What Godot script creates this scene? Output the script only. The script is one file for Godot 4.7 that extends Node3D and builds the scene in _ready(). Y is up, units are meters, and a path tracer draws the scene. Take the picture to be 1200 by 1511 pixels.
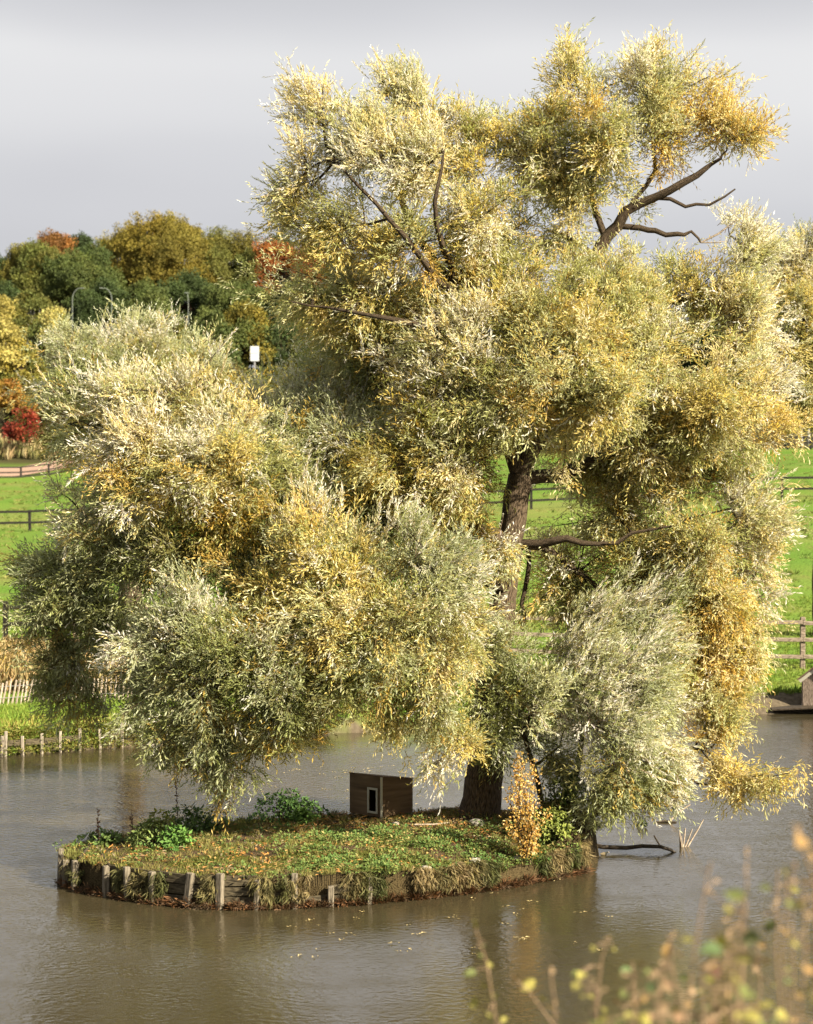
extends Node3D
# A willow on a small island in a pond, autumn. Camera looks along -Z from a bank 5 m above the water (y = 0 is the water).
# "d" is the distance ahead of the camera in metres (world z = -d).

const F := 3000.0        # focal length in photograph pixels
const EYE := 5.0         # camera height above the water
const HOR := 700.0       # row of the level line of sight

var rng := RandomNumberGenerator.new()
var noise := FastNoiseLite.new()
var used := {}
var leaf_mat: StandardMaterial3D
var bark_mat: StandardMaterial3D
var M := {}

# ---------------------------------------------------------------- helpers
func at(px: float, py: float, d: float) -> Vector3:
	return Vector3((px - 600.0) / F * d, EYE - (py - HOR) / F * d, -d)

func rr(a: float, b: float) -> float:
	return rng.randf_range(a, b)

func rdir() -> Vector3:
	var v := Vector3(rng.randfn(), rng.randfn(), rng.randfn())
	return v.normalized() if v.length() > 0.001 else Vector3.UP

func numbered(called: String) -> String:
	var n: int = used.get(called, 0)
	used[called] = n + 1
	return called if n == 0 else "%s_%03d" % [called, n]

func lin(r: float, g: float, b: float) -> Color:
	return Color(r, g, b).linear_to_srgb()

class Mesher:
	var v := PackedVector3Array()
	var n := PackedVector3Array()
	var c := PackedColorArray()
	var uv := PackedVector2Array()
	var ix := PackedInt32Array()
	var flat := false
	var col := Color(1, 1, 1)
	func tri(a: int, b: int, k: int) -> void:
		var nn := n[a] + n[b] + n[k]
		if (v[b] - v[a]).cross(v[k] - v[a]).dot(nn) > 0.0:
			ix.append(a); ix.append(k); ix.append(b)
		else:
			ix.append(a); ix.append(b); ix.append(k)
	func vert(p: Vector3, nn: Vector3, t := Vector2.ZERO) -> int:
		v.append(p); n.append(nn); c.append(col); uv.append(t)
		return v.size() - 1
	func quad(a: Vector3, b: Vector3, k: Vector3, e: Vector3, out: Vector3) -> void:
		var nn := (b - a).cross(k - a)
		if nn.length() < 1e-12:
			nn = (k - a).cross(e - a)
		nn = nn.normalized()
		if nn.dot(out) < 0.0:
			nn = -nn
		var i := vert(a, nn); vert(b, nn); vert(k, nn); vert(e, nn)
		tri(i, i + 1, i + 2); tri(i, i + 2, i + 3)
	# tube along points with radii
	func tube(p: PackedVector3Array, r: PackedFloat32Array, sides: int, cap := true, gnarl := 0.0) -> void:
		if p.size() < 2: return
		var ref := Vector3(0.31, 0.2, 0.93)
		var base := v.size()
		var far := 0.0
		for i in p.size():
			var t: Vector3
			if i == 0: t = p[1] - p[0]
			elif i == p.size() - 1: t = p[i] - p[i - 1]
			else: t = p[i + 1] - p[i - 1]
			t = t.normalized()
			if absf(t.dot(ref)) > 0.95: ref = Vector3(0.9, 0.3, -0.2)
			var a := t.cross(ref).normalized()
			var b := t.cross(a).normalized()
			if i > 0: far += p[i].distance_to(p[i - 1])
			for s in sides + 1:
				var an := TAU * s / sides
				var o := a * cos(an) + b * sin(an)
				var g := 1.0 + gnarl * (sin(an * 3.0 + i * 0.7) * 0.6 + sin(an * 5.0 - i * 1.3) * 0.4)
				vert(p[i] + o * r[i] * g, o, Vector2(float(s) / sides * 2.0, far))
		for i in p.size() - 1:
			for s in sides:
				var q := base + i * (sides + 1) + s
				var w := q + sides + 1
				tri(q, q + 1, w); tri(q + 1, w + 1, w)
		if cap:
			for e in [0, p.size() - 1]:
				var nn: Vector3 = (p[1] - p[0]).normalized() * -1.0 if e == 0 else (p[e] - p[e - 1]).normalized()
				var k := vert(p[e], nn)
				var first := v.size()
				for s in sides:
					vert(v[base + e * (sides + 1) + s], nn)
				for s in sides:
					tri(k, first + s, first + (s + 1) % sides)
	# box with chamfered look: centre, half sizes along a basis
	func box(at: Vector3, h: Vector3, b := Basis.IDENTITY, ch := 0.0) -> void:
		var q := func(sx: float, sy: float, sz: float) -> Vector3: return at + b * Vector3(sx * h.x, sy * h.y, sz * h.z)
		for ax in 3:
			for s in [-1.0, 1.0]:
				var pts := []
				for uvv in [[-1.0, -1.0], [1.0, -1.0], [1.0, 1.0], [-1.0, 1.0]]:
					var l := Vector3.ZERO
					l[ax] = s * h[ax]
					l[(ax + 1) % 3] = uvv[0] * (h[(ax + 1) % 3] - ch)
					l[(ax + 2) % 3] = uvv[1] * (h[(ax + 2) % 3] - ch)
					pts.append(at + b * l)
				var o := Vector3.ZERO
				o[ax] = s
				quad(pts[0], pts[1], pts[2], pts[3], b * o)
		if ch > 0.0:
			for ax in 3:
				var i1 := (ax + 1) % 3
				var i2 := (ax + 2) % 3
				for s1 in [-1.0, 1.0]:
					for s2 in [-1.0, 1.0]:
						var pts := []
						for k in [[-1.0, 0], [1.0, 0], [1.0, 1], [-1.0, 1]]:
							var l := Vector3.ZERO
							l[ax] = k[0] * (h[ax] - ch)
							l[i1] = s1 * (h[i1] - (ch if k[1] == 1 else 0.0))
							l[i2] = s2 * (h[i2] - (ch if k[1] == 0 else 0.0))
							pts.append(at + b * l)
						var o := Vector3.ZERO
						o[i1] = s1
						o[i2] = s2
						quad(pts[0], pts[1], pts[2], pts[3], b * o)
	# a folded pointed leaf: base, direction, face normal, length, width
	func leaf(p: Vector3, dir: Vector3, face: Vector3, l: float, w: float, fold := 0.25, bend := 0.0) -> void:
		var side := dir.cross(face).normalized()
		var up := side.cross(dir).normalized()
		var m := p + dir * l * 0.45
		var tip := p + dir * l + up * bend * l
		var i := v.size()
		v.append(p); v.append(m + side * w * 0.5 + up * fold * w); v.append(tip); v.append(m - side * w * 0.5 + up * fold * w)
		for k in 4: c.append(col)
		ix.append(i); ix.append(i + 1); ix.append(i + 2)
		ix.append(i); ix.append(i + 2); ix.append(i + 3)
	# a rounder leaf of four triangles each half
	func broad(p: Vector3, dir: Vector3, face: Vector3, l: float, w: float, fold := 0.2) -> void:
		var side := dir.cross(face).normalized()
		var up := side.cross(dir).normalized()
		var i := v.size()
		v.append(p)
		v.append(p + dir * l * 0.28 + side * w * 0.42 + up * fold * w * 0.7)
		v.append(p + dir * l * 0.65 + side * w * 0.4 + up * fold * w)
		v.append(p + dir * l - up * fold * w * 0.6)
		v.append(p + dir * l * 0.65 - side * w * 0.4 + up * fold * w)
		v.append(p + dir * l * 0.28 - side * w * 0.42 + up * fold * w * 0.7)
		v.append(p + dir * l * 0.5)
		for k in 7: c.append(col)
		for k in 6:
			ix.append(i + 6); ix.append(i + k); ix.append(i + (k + 1) % 6)
	func mesh(mat: Material, smooth := true) -> ArrayMesh:
		var a := []
		a.resize(Mesh.ARRAY_MAX)
		a[Mesh.ARRAY_VERTEX] = v
		if smooth and n.size() == v.size():
			a[Mesh.ARRAY_NORMAL] = n
			a[Mesh.ARRAY_TEX_UV] = uv
		a[Mesh.ARRAY_COLOR] = c
		a[Mesh.ARRAY_INDEX] = ix
		var m := ArrayMesh.new()
		m.add_surface_from_arrays(Mesh.PRIMITIVE_TRIANGLES, a)
		m.surface_set_material(0, mat)
		return m

func put(called: String, m: Mesh, parent: Node = self, mat: Material = null) -> MeshInstance3D:
	var o := MeshInstance3D.new()
	o.name = numbered(called) if parent == self else called
	o.mesh = m
	if mat: o.material_override = mat
	parent.add_child(o, true)
	return o

func thing(called: String, label: String, category: String, where := Vector3.ZERO, group := "") -> Node3D:
	var o := Node3D.new()
	o.name = numbered(called)
	add_child(o)
	o.position = where
	tag(o, label, category, group)
	return o

func tag(o: Node, label: String, category: String, group := "", kind := "") -> void:
	o.set_meta("label", label)
	if category: o.set_meta("category", category)
	if group: o.set_meta("group", group)
	if kind: o.set_meta("kind", kind)

func struct(o: Node, label: String, category: String) -> void:
	tag(o, label, category, "", "structure")

func scatter(called: String, m: Mesh, where: Array, tints: PackedColorArray, parent: Node = self) -> MultiMeshInstance3D:
	var mm := MultiMesh.new()
	mm.transform_format = MultiMesh.TRANSFORM_3D
	mm.use_colors = true
	mm.mesh = m
	mm.instance_count = where.size()
	for i in where.size():
		mm.set_instance_transform(i, where[i])
		mm.set_instance_color(i, tints[i])
	var o := MultiMeshInstance3D.new()
	o.name = numbered(called) if parent == self else called
	o.multimesh = mm
	o.set_meta("kind", "stuff")
	parent.add_child(o, true)
	return o

func facing(dir: Vector3, roll: float) -> Basis:
	# basis whose y runs along dir
	var y := dir.normalized()
	var x := y.cross(Vector3(0.13, 0.05, 1.0)).normalized()
	if x.length() < 0.1: x = Vector3.RIGHT
	var z := x.cross(y)
	return Basis(x, y, z) * Basis(Vector3.UP, roll)

func lit_side(dir: Vector3, jitter: float) -> Basis:
	# basis whose y runs along dir and whose z, the way the leaf blades face, turns to the light
	var y := dir.normalized()
	var l := (Vector3(0.6, 0.62, 0.55) + rdir() * jitter).normalized()
	var z := l - y * l.dot(y)
	if z.length() < 0.05: z = y.cross(Vector3.RIGHT)
	z = z.normalized()
	return Basis(y.cross(z), y, z)

func lerp_table(t: Array, x: float) -> float:
	if x <= t[0][0]: return t[0][1]
	for i in range(1, t.size()):
		if x <= t[i][0]:
			var k: float = (x - t[i - 1][0]) / (t[i][0] - t[i - 1][0])
			return lerpf(t[i - 1][1], t[i][1], k)
	return t[t.size() - 1][1]

# ---------------------------------------------------------------- terrain
const SHORE := [[-60.0, 33.0], [-20.0, 34.5], [-7.2, 36.1], [-5.0, 37.4], [-2.0, 39.0], [3.0, 40.6], [7.0, 41.6], [10.0, 42.3], [60.0, 44.0]]
const PROF_L := [[0.0, 0.36], [4.0, 0.55], [10.0, 0.82], [24.0, 1.1], [70.0, 1.9], [140.0, 5.0], [154.0, 7.4], [189.0, 14.5], [224.0, 20.0], [254.0, 23.0], [400.0, 25.0], [900.0, 25.0]]
const PROF_R := [[0.0, 0.25], [1.0, 0.36], [4.0, 0.62], [18.0, 1.3], [64.0, 3.95], [138.0, 7.4], [190.0, 10.5], [240.0, 13.0], [400.0, 15.0], [900.0, 15.0]]

func shore(x: float) -> float:
	return lerp_table(SHORE, x)

func ground(x: float, d: float) -> float:
	if d < 26.0:   # near bank, below the camera
		var b := lerp_table([[-30.0, 3.3], [6.0, 3.05], [8.5, 1.9], [13.0, 0.0], [15.0, -0.8], [26.0, -0.8]], d)
		return b + noise.get_noise_2d(x * 3.0, d * 3.0) * 0.12
	var u := d - shore(x)
	var side := clampf((x / maxf(d, 20.0) + 0.19) / 0.38, 0.0, 1.0)
	if u < 0.0:
		return lerpf(-0.8, -0.12, smoothstep(-3.0, 0.0, u)) if u > -3.0 else -0.8
	var h := lerpf(lerp_table(PROF_L, maxf(u - 0.6, 0.0)), lerp_table(PROF_R, maxf(u - 0.6, 0.0)), side)
	h = lerpf(-0.12, h, smoothstep(0.0, lerpf(0.25, 1.6, smoothstep(0.5, 0.9, side)), u))
	h += noise.get_noise_2d(x * 0.7, d * 0.7) * 0.06 + noise.get_noise_2d(x * 0.08, d * 0.08) * clampf(u * 0.008, 0.0, 0.5)
	return h

func on_ground(px: float, d: float) -> Vector3:
	var x := (px - 600.0) / F * d
	return Vector3(x, ground(x, d), -d)

# ---------------------------------------------------------------- textures and materials
func noise_tex(freq: float, octaves: int, size := 512, ramp: Gradient = null, kind := FastNoiseLite.TYPE_SIMPLEX_SMOOTH, sd := 1) -> NoiseTexture2D:
	var f := FastNoiseLite.new()
	f.noise_type = kind
	f.seed = sd
	f.frequency = freq
	f.fractal_octaves = octaves
	var t := NoiseTexture2D.new()
	t.width = size
	t.height = size
	t.seamless = true
	t.noise = f
	if ramp: t.color_ramp = ramp
	return t

func ramp(stops: Array) -> Gradient:
	var g := Gradient.new()
	var o := PackedFloat32Array()
	var c := PackedColorArray()
	for s in stops:
		o.append(s[0]); c.append(s[1])
	g.offsets = o
	g.colors = c
	return g

func mat(col: Color, rough := 0.9, spec := 0.3) -> StandardMaterial3D:
	var m := StandardMaterial3D.new()
	m.albedo_color = col
	m.roughness = rough
	m.metallic_specular = spec
	return m

func wood_mat(col: Color, dark: float, scale: Vector3) -> StandardMaterial3D:
	var m := mat(col, 0.85, 0.3)
	m.albedo_texture = noise_tex(0.02, 5, 256, ramp([[0.0, Color(dark, dark * 0.97, dark * 0.93)], [0.5, Color(0.8, 0.79, 0.77)], [1.0, Color(1, 1, 1)]]), FastNoiseLite.TYPE_SIMPLEX_SMOOTH, 7)
	m.uv1_triplanar = true
	m.uv1_scale = scale
	m.heightmap_enabled = true
	m.heightmap_texture = m.albedo_texture
	m.heightmap_scale = 0.4
	return m

func materials() -> void:
	leaf_mat = mat(Color.WHITE, 0.42, 0.5)
	leaf_mat.vertex_color_use_as_albedo = true
	leaf_mat.backlight_enabled = true
	leaf_mat.backlight = Color(1.0, 1.0, 0.86)
	M.matte_leaf = mat(Color.WHITE, 0.7, 0.35)
	M.matte_leaf.vertex_color_use_as_albedo = true
	M.matte_leaf.backlight_enabled = true
	M.matte_leaf.backlight = Color(0.55, 0.55, 0.3)
	bark_mat = mat(lin(0.16, 0.125, 0.09), 0.9, 0.25)
	bark_mat.albedo_texture = noise_tex(0.03, 5, 512, ramp([[0.0, Color(0.35, 0.33, 0.3)], [0.45, Color(0.75, 0.72, 0.68)], [1.0, Color(1, 1, 1)]]), FastNoiseLite.TYPE_SIMPLEX_SMOOTH, 3)
	bark_mat.uv1_scale = Vector3(2.0, 0.6, 1)
	bark_mat.heightmap_enabled = true
	bark_mat.heightmap_texture = bark_mat.albedo_texture
	bark_mat.heightmap_scale = 4.0
	M.dead = wood_mat(lin(0.5, 0.42, 0.34), 0.5, Vector3(3, 3, 3))
	M.wet = wood_mat(lin(0.07, 0.055, 0.04), 0.5, Vector3(3, 3, 3))
	M.wet.roughness = 0.5
	M.post = wood_mat(lin(0.23, 0.2, 0.155), 0.35, Vector3(6, 1.2, 6))
	M.board = wood_mat(lin(0.1, 0.083, 0.052), 0.3, Vector3(1.5, 7, 7))
	M.palepost = wood_mat(lin(0.42, 0.37, 0.31), 0.5, Vector3(5, 1.0, 5))
	M.rail = wood_mat(lin(0.31, 0.25, 0.2), 0.4, Vector3(1.0, 5, 5))
	M.black = wood_mat(lin(0.03, 0.027, 0.025), 0.5, Vector3(1, 3, 3))
	M.pale = wood_mat(lin(0.55, 0.46, 0.38), 0.45, Vector3(8, 2, 8))
	M.ply = wood_mat(lin(0.2, 0.135, 0.08), 0.62, Vector3(0.35, 2.2, 0.35))
	M.ply.heightmap_scale = 0.1
	M.trim = mat(lin(0.42, 0.4, 0.33), 0.7, 0.3)
	M.shed = wood_mat(lin(0.34, 0.27, 0.22), 0.5, Vector3(7, 1.5, 7))
	M.roofwood = wood_mat(lin(0.26, 0.17, 0.13), 0.5, Vector3(2, 6, 6))
	M.inside = mat(lin(0.05, 0.04, 0.03), 0.9, 0.2)
	M.steel = mat(lin(0.17, 0.19, 0.165), 0.6, 0.4)
	M.steel.metallic = 0.3
	M.white = mat(lin(0.42, 0.44, 0.46), 0.5, 0.4)
	M.grey = mat(lin(0.25, 0.25, 0.26), 0.6, 0.4)
	M.stone = wood_mat(lin(0.5, 0.47, 0.42), 0.5, Vector3(6, 6, 6))
	M.birch = wood_mat(lin(0.62, 0.6, 0.56), 0.25, Vector3(2, 5, 2))

# ---------------------------------------------------------------- foliage
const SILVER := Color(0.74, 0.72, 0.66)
const PALE := Color(0.58, 0.60, 0.38)
const GREYGREEN := Color(0.36, 0.40, 0.24)
const GREEN := Color(0.28, 0.32, 0.095)
const OLIVE := Color(0.23, 0.2, 0.055)
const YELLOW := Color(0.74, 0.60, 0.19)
const AMBER := Color(0.66, 0.42, 0.07)
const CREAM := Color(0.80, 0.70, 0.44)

var PALS := [
	[[SILVER, 0.36], [CREAM, 0.22], [YELLOW, 0.16], [PALE, 0.2], [GREEN, 0.06]],                                  # 0 silvery cream, paled further for sun and lens veil on the crown top
	[[GREEN, 0.3], [GREYGREEN, 0.36], [OLIVE, 0.1], [AMBER, 0.07], [PALE, 0.11], [SILVER, 0.06]],             # 1 olive
	[[YELLOW, 0.24], [GREEN, 0.21], [PALE, 0.21], [GREYGREEN, 0.08], [AMBER, 0.07], [CREAM, 0.11], [SILVER, 0.08]],                  # 2 gold, leaf colours brightened for the sunlit top and right
	[[OLIVE, 0.34], [AMBER, 0.2], [YELLOW, 0.1], [GREEN, 0.3], [PALE, 0.06]],                                   # 3 amber olive
	[[GREYGREEN, 0.3], [SILVER, 0.3], [PALE, 0.3], [YELLOW, 0.06], [GREEN, 0.04]],                           # 4 silver green
	[[AMBER, 0.2], [YELLOW, 0.3], [CREAM, 0.25], [GREEN, 0.08], [PALE, 0.17]],                                 # 5 orange gold, with sunlight on the right side added to the colour
]

func pick(pal: Array) -> Color:
	var r := rng.randf()
	for p in pal:
		r -= p[1]
		if r <= 0.0: return p[0]
	return pal[0][0]

var sprays := []     # willow shoots
var tufts := []      # leaf clumps of far trees
var herb := []       # low leafy clumps
var blades := []     # grass tufts

func make_spray(n: int, l: float, leaf_l: float, leaf_w: float, open: float) -> ArrayMesh:
	var m := Mesher.new()
	var bend := Vector3(rr(-0.2, 0.2), 0, rr(-0.2, 0.2))
	var path := func(t: float) -> Vector3: return Vector3(0, t * l, 0) + bend * t * t * l
	m.col = Color(0.35, 0.26, 0.18)
	var i0 := 0
	for k in 3:   # the shoot itself: a thin three-sided stem of two pieces
		for s in 3:
			var an := TAU * s / 3.0
			var w := lerpf(0.005, 0.0012, k / 2.0)
			m.v.append(path.call(k / 2.0) + Vector3(cos(an) * w, 0, sin(an) * w))
			m.c.append(m.col)
	for k in 2:
		for s in 3:
			var a := i0 + k * 3 + s
			var b := i0 + k * 3 + (s + 1) % 3
			m.ix.append_array(PackedInt32Array([a, b, a + 3, b, b + 3, a + 3]))
	for i in n:
		var t := lerpf(0.12, 1.0, (i + 0.5) / n)
		var an := i * 2.4 + rr(-0.4, 0.4)
		var out := Vector3(cos(an), 0, sin(an))
		var op := open * lerpf(1.15, 0.5, t) * rr(0.75, 1.25)
		var dir := (Vector3.UP * cos(op) + out * sin(op) + rdir() * 0.12 + bend * 0.5).normalized()
		var face := (out * -cos(op) * 0.5 + Vector3.UP * sin(op) * 0.5 + Vector3.BACK * 0.8 + rdir() * 0.5).normalized()
		var s := rr(0.8, 1.2) * lerpf(1.0, 0.75, t)
		var tone := rr(0.72, 1.2)
		m.col = Color(tone, tone * rr(0.93, 1.05), tone * rr(0.8, 1.15))
		if rng.randf() < 0.06: m.col = Color(tone * 1.25, tone * 0.98, tone * 0.5)
		m.leaf(path.call(t), dir, face, leaf_l * s, leaf_w * s, 0.22, rr(-0.2, 0.1))
	return m.mesh(leaf_mat, false)

# a loose twig: a stem that forks three or four times, leaves hanging apart from each other
func make_twig(forks: int, each: int, l: float, leaf_l: float, leaf_w: float) -> ArrayMesh:
	var m := Mesher.new()
	for k in forks:
		var from := Vector3(0, l * (0.1 + 0.5 * k / forks), 0) + rdir() * 0.01
		var way := (Vector3.UP * rr(0.5, 1.1) + rdir() * 0.75).normalized()
		var long := l * rr(0.5, 0.85)
		m.col = Color(0.34, 0.25, 0.17)
		m.leaf(Vector3.ZERO, from.normalized(), rdir(), from.length(), 0.005)
		m.leaf(from, way, rdir(), long, 0.004)
		for i in each:
			var p := from + way * long * (i + 0.6) / each
			var dir := (way * 0.7 + Vector3.UP * 0.35 + rdir() * 0.75).normalized()
			var tone := rr(0.75, 1.2)
			m.col = Color(tone, tone * rr(0.94, 1.05), tone * rr(0.8, 1.15))
			m.leaf(p, dir, (Vector3.BACK * 0.8 + rdir() * 0.75).normalized(), leaf_l * rr(0.65, 1.25), leaf_w * rr(0.8, 1.2), 0.2, rr(-0.25, 0.1))
	return m.mesh(leaf_mat, false)

func make_tuft(n: int, rad: float, leaf_l: float, leaf_w: float, up := 0.3, mt: Material = null) -> ArrayMesh:
	var m := Mesher.new()
	for i in n:
		var o := rdir()
		var p := o * rad * pow(rng.randf(), 0.5)
		var dir := (o + rdir() * 0.7 + Vector3.UP * up).normalized()
		var face := (Vector3.UP * 0.8 + o * 0.6 + rdir() * 0.5).normalized()
		var tone := rr(0.72, 1.22)
		m.col = Color(tone * rr(0.92, 1.1), tone, tone * rr(0.8, 1.1))
		m.leaf(p, dir, face, leaf_l * rr(0.7, 1.25), leaf_w * rr(0.75, 1.2), 0.15)
	return m.mesh(mt if mt else M.matte_leaf, false)

func make_herb(n: int, rad: float, high: float, leaf_l: float) -> ArrayMesh:
	var m := Mesher.new()
	for i in n:
		var an := rr(0, TAU)
		var r := rad * sqrt(rng.randf())
		var h := high * rr(0.25, 1.0) * (1.0 - 0.5 * r / rad)
		var p := Vector3(cos(an) * r, h, sin(an) * r)
		var o := Vector3(cos(an), rr(-0.1, 0.5), sin(an)).normalized()
		var tone := rr(0.65, 1.3)
		m.col = Color(tone * rr(0.85, 1.15), tone, tone * rr(0.8, 1.1))
		m.leaf(p, (o + rdir() * 0.5).normalized(), (Vector3.UP + rdir() * 0.4).normalized(), leaf_l * rr(0.6, 1.2), leaf_l * rr(0.4, 0.6), 0.2)
		if i % 4 == 0:
			m.col = Color(0.6, 0.55, 0.35)
			m.leaf(Vector3(p.x * 0.4, -0.03, p.z * 0.4), (p - Vector3(p.x * 0.4, -0.03, p.z * 0.4)).normalized(), rdir(), h, 0.006)
	return m.mesh(M.matte_leaf, false)

func make_blades(n: int, rad: float, high: float, w: float, lean := 0.5) -> ArrayMesh:
	var m := Mesher.new()
	for i in n:
		var an := rr(0, TAU)
		var o := Vector3(cos(an), 0, sin(an))
		var p := o * rad * rng.randf() - Vector3.UP * 0.02
		var tone := rr(0.7, 1.25)
		m.col = Color(tone * rr(0.9, 1.15), tone, tone * rr(0.7, 1.2))
		m.leaf(p, (Vector3.UP + o * lean * rng.randf() + rdir() * 0.15).normalized(), rdir(), high * rr(0.5, 1.15), w, 0.2, rr(-0.3, 0.3))
	return m.mesh(M.matte_leaf, false)

func curve(a: Vector3, b: Vector3, sag: float, n: int, wob: float) -> PackedVector3Array:
	var out := PackedVector3Array()
	var mid := (a + b) * 0.5 + Vector3.UP * sag + rdir() * wob * a.distance_to(b)
	for i in n + 1:
		var t := float(i) / n
		var p := a.lerp(mid, t).lerp(mid.lerp(b, t), t)
		if i > 0 and i < n: p += rdir() * wob * 0.25 * a.distance_to(b) / n
		out.append(p)
	return out

# Builds a willow: limbs given as polylines of [px, py, d, radius], lobes as
# [px, py, d, rx_px, ry_px, density, palette, lean_x, lean_y]. The foliage hangs on branches grown from the limbs.
func willow(called: String, label: String, base: Vector3, limbs: Array, lobes: Array, size := 1.0, sides := 8) -> Node3D:
	var root := thing(called, label, "tree", base)
	var nodes := PackedVector3Array()
	var rads := PackedFloat32Array()
	var first := true
	for l in limbs:
		var p := PackedVector3Array()
		var r := PackedFloat32Array()
		for k in range(l.size() - 1):
			var a := at(l[k][0], l[k][1], l[k][2]) - base
			var b := at(l[k + 1][0], l[k + 1][1], l[k + 1][2]) - base
			var n := maxi(2, int(a.distance_to(b) / 0.22))
			for i in n:
				var t := float(i) / n
				var q := a.lerp(b, t)
				if i > 0 or k > 0: q += rdir() * 0.022 * (1.0 if first else 1.5)
				p.append(q); r.append(lerpf(l[k][3], l[k + 1][3], t))
		var e: Array = l[l.size() - 1]
		p.append(at(e[0], e[1], e[2]) - base); r.append(e[3])
		for i in p.size():
			if i % 2 == 0 or i == p.size() - 1:
				nodes.append(p[i]); rads.append(r[i])
		var m := Mesher.new()
		m.tube(p, r, 14 if first else sides, true, 0.07 if first else 0.04)
		put("trunk" if first else "limb", m.mesh(bark_mat), root)
		first = false
	var twigs := Mesher.new()
	var where := []
	var tint := []
	for k in sprays.size():
		where.append([]); tint.append(PackedColorArray())
	for lb in lobes:
		var c := at(lb[0], lb[1], lb[2]) - base
		var k: float = lb[2] / F
		var rad := Vector3(lb[3] * k, lb[4] * k, (lb[3] + lb[4]) * 0.5 * k) * 1.1
		var best := 0
		var bd := 1e9
		for i in nodes.size():
			var dd := nodes[i].distance_to(c) + maxf(0.0, nodes[i].y - c.y) * 0.6
			if dd < bd: bd = dd; best = i
		var lim := curve(nodes[best], c + rdir() * 0.1, bd * 0.08, 7, 0.12)
		var lr := PackedFloat32Array()
		var r0 := clampf(rads[best] * 0.6, 0.02, 0.06) * size
		for i in lim.size(): lr.append(lerpf(r0, 0.014, float(i) / (lim.size() - 1)))
		twigs.tube(lim, lr, 6, false)
		var lean := Vector3(lb[7], -lb[8], 0.12)
		var blow := clampf((Vector2(lb[7], lb[8]).length() - 0.6) / 0.3, 0.0, 1.0)   # how hard the wind combs this part
		var area := (rad.x * rad.y + rad.y * rad.z + rad.x * rad.z) / 3.0
		var nb := maxi(5, int(area * (62.0 if lb[1] > 420 else 39.0 if lb[0] > 780 else 32.0) * lb[5] / size))
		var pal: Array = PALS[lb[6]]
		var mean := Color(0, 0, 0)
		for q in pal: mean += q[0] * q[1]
		for j in nb:
			var o := rdir()
			if o.z < -0.3: o.z *= -rr(-0.6, 1.0)
			o = o.normalized()
			var reach := minf(absf(rng.randfn()) * 0.42 + 0.28, 1.4)
			if rng.randf() < 0.24: reach = rr(0.9, 1.55) if lb[1] > 170 else rr(0.8, 1.15)
			var tip := c + Vector3(o.x * rad.x, o.y * rad.y, o.z * rad.z) * reach + lean * 0.12 * rad.x
			tip += Vector3(noise.get_noise_3dv((tip + base) * 9.0), noise.get_noise_3dv((tip + base) * 9.0 + Vector3(40, 0, 0)), 0.0) * 0.5
			if noise.get_noise_3dv((tip + base) * 13.0 + Vector3(0, 80, 0)) < -0.34: continue   # gaps where shoots have died back
			var start: Vector3 = lim[rng.randi_range(3, lim.size() - 1)]
			var br := curve(start, tip, 0.08 * rad.y, 4, 0.1)
			var rs := PackedFloat32Array()
			for i in br.size(): rs.append(lerpf(0.012, 0.004, float(i) / (br.size() - 1)) * size)
			twigs.tube(br, rs, 4, false)
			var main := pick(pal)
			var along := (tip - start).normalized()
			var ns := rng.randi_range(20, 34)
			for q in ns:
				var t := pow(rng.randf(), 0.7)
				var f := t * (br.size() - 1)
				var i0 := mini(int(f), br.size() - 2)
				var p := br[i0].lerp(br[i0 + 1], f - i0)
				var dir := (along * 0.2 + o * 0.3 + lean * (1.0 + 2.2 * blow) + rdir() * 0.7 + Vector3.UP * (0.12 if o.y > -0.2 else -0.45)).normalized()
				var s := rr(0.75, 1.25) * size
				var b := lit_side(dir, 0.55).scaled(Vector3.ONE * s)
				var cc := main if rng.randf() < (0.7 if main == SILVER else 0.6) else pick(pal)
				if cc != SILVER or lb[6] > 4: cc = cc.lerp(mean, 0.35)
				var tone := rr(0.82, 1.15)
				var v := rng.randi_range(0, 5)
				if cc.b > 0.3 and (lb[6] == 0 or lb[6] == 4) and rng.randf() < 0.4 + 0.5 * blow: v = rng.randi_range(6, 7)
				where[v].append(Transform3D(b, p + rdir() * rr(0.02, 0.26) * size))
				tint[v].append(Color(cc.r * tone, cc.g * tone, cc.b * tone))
	put("branches", twigs.mesh(bark_mat), root).set_meta("kind", "stuff")
	var total := 0
	for v in sprays.size():
		total += where[v].size()
		if where[v].size(): scatter("foliage", sprays[v], where[v], tint[v], root)
	print(called, " sprays ", total)
	return root

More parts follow.
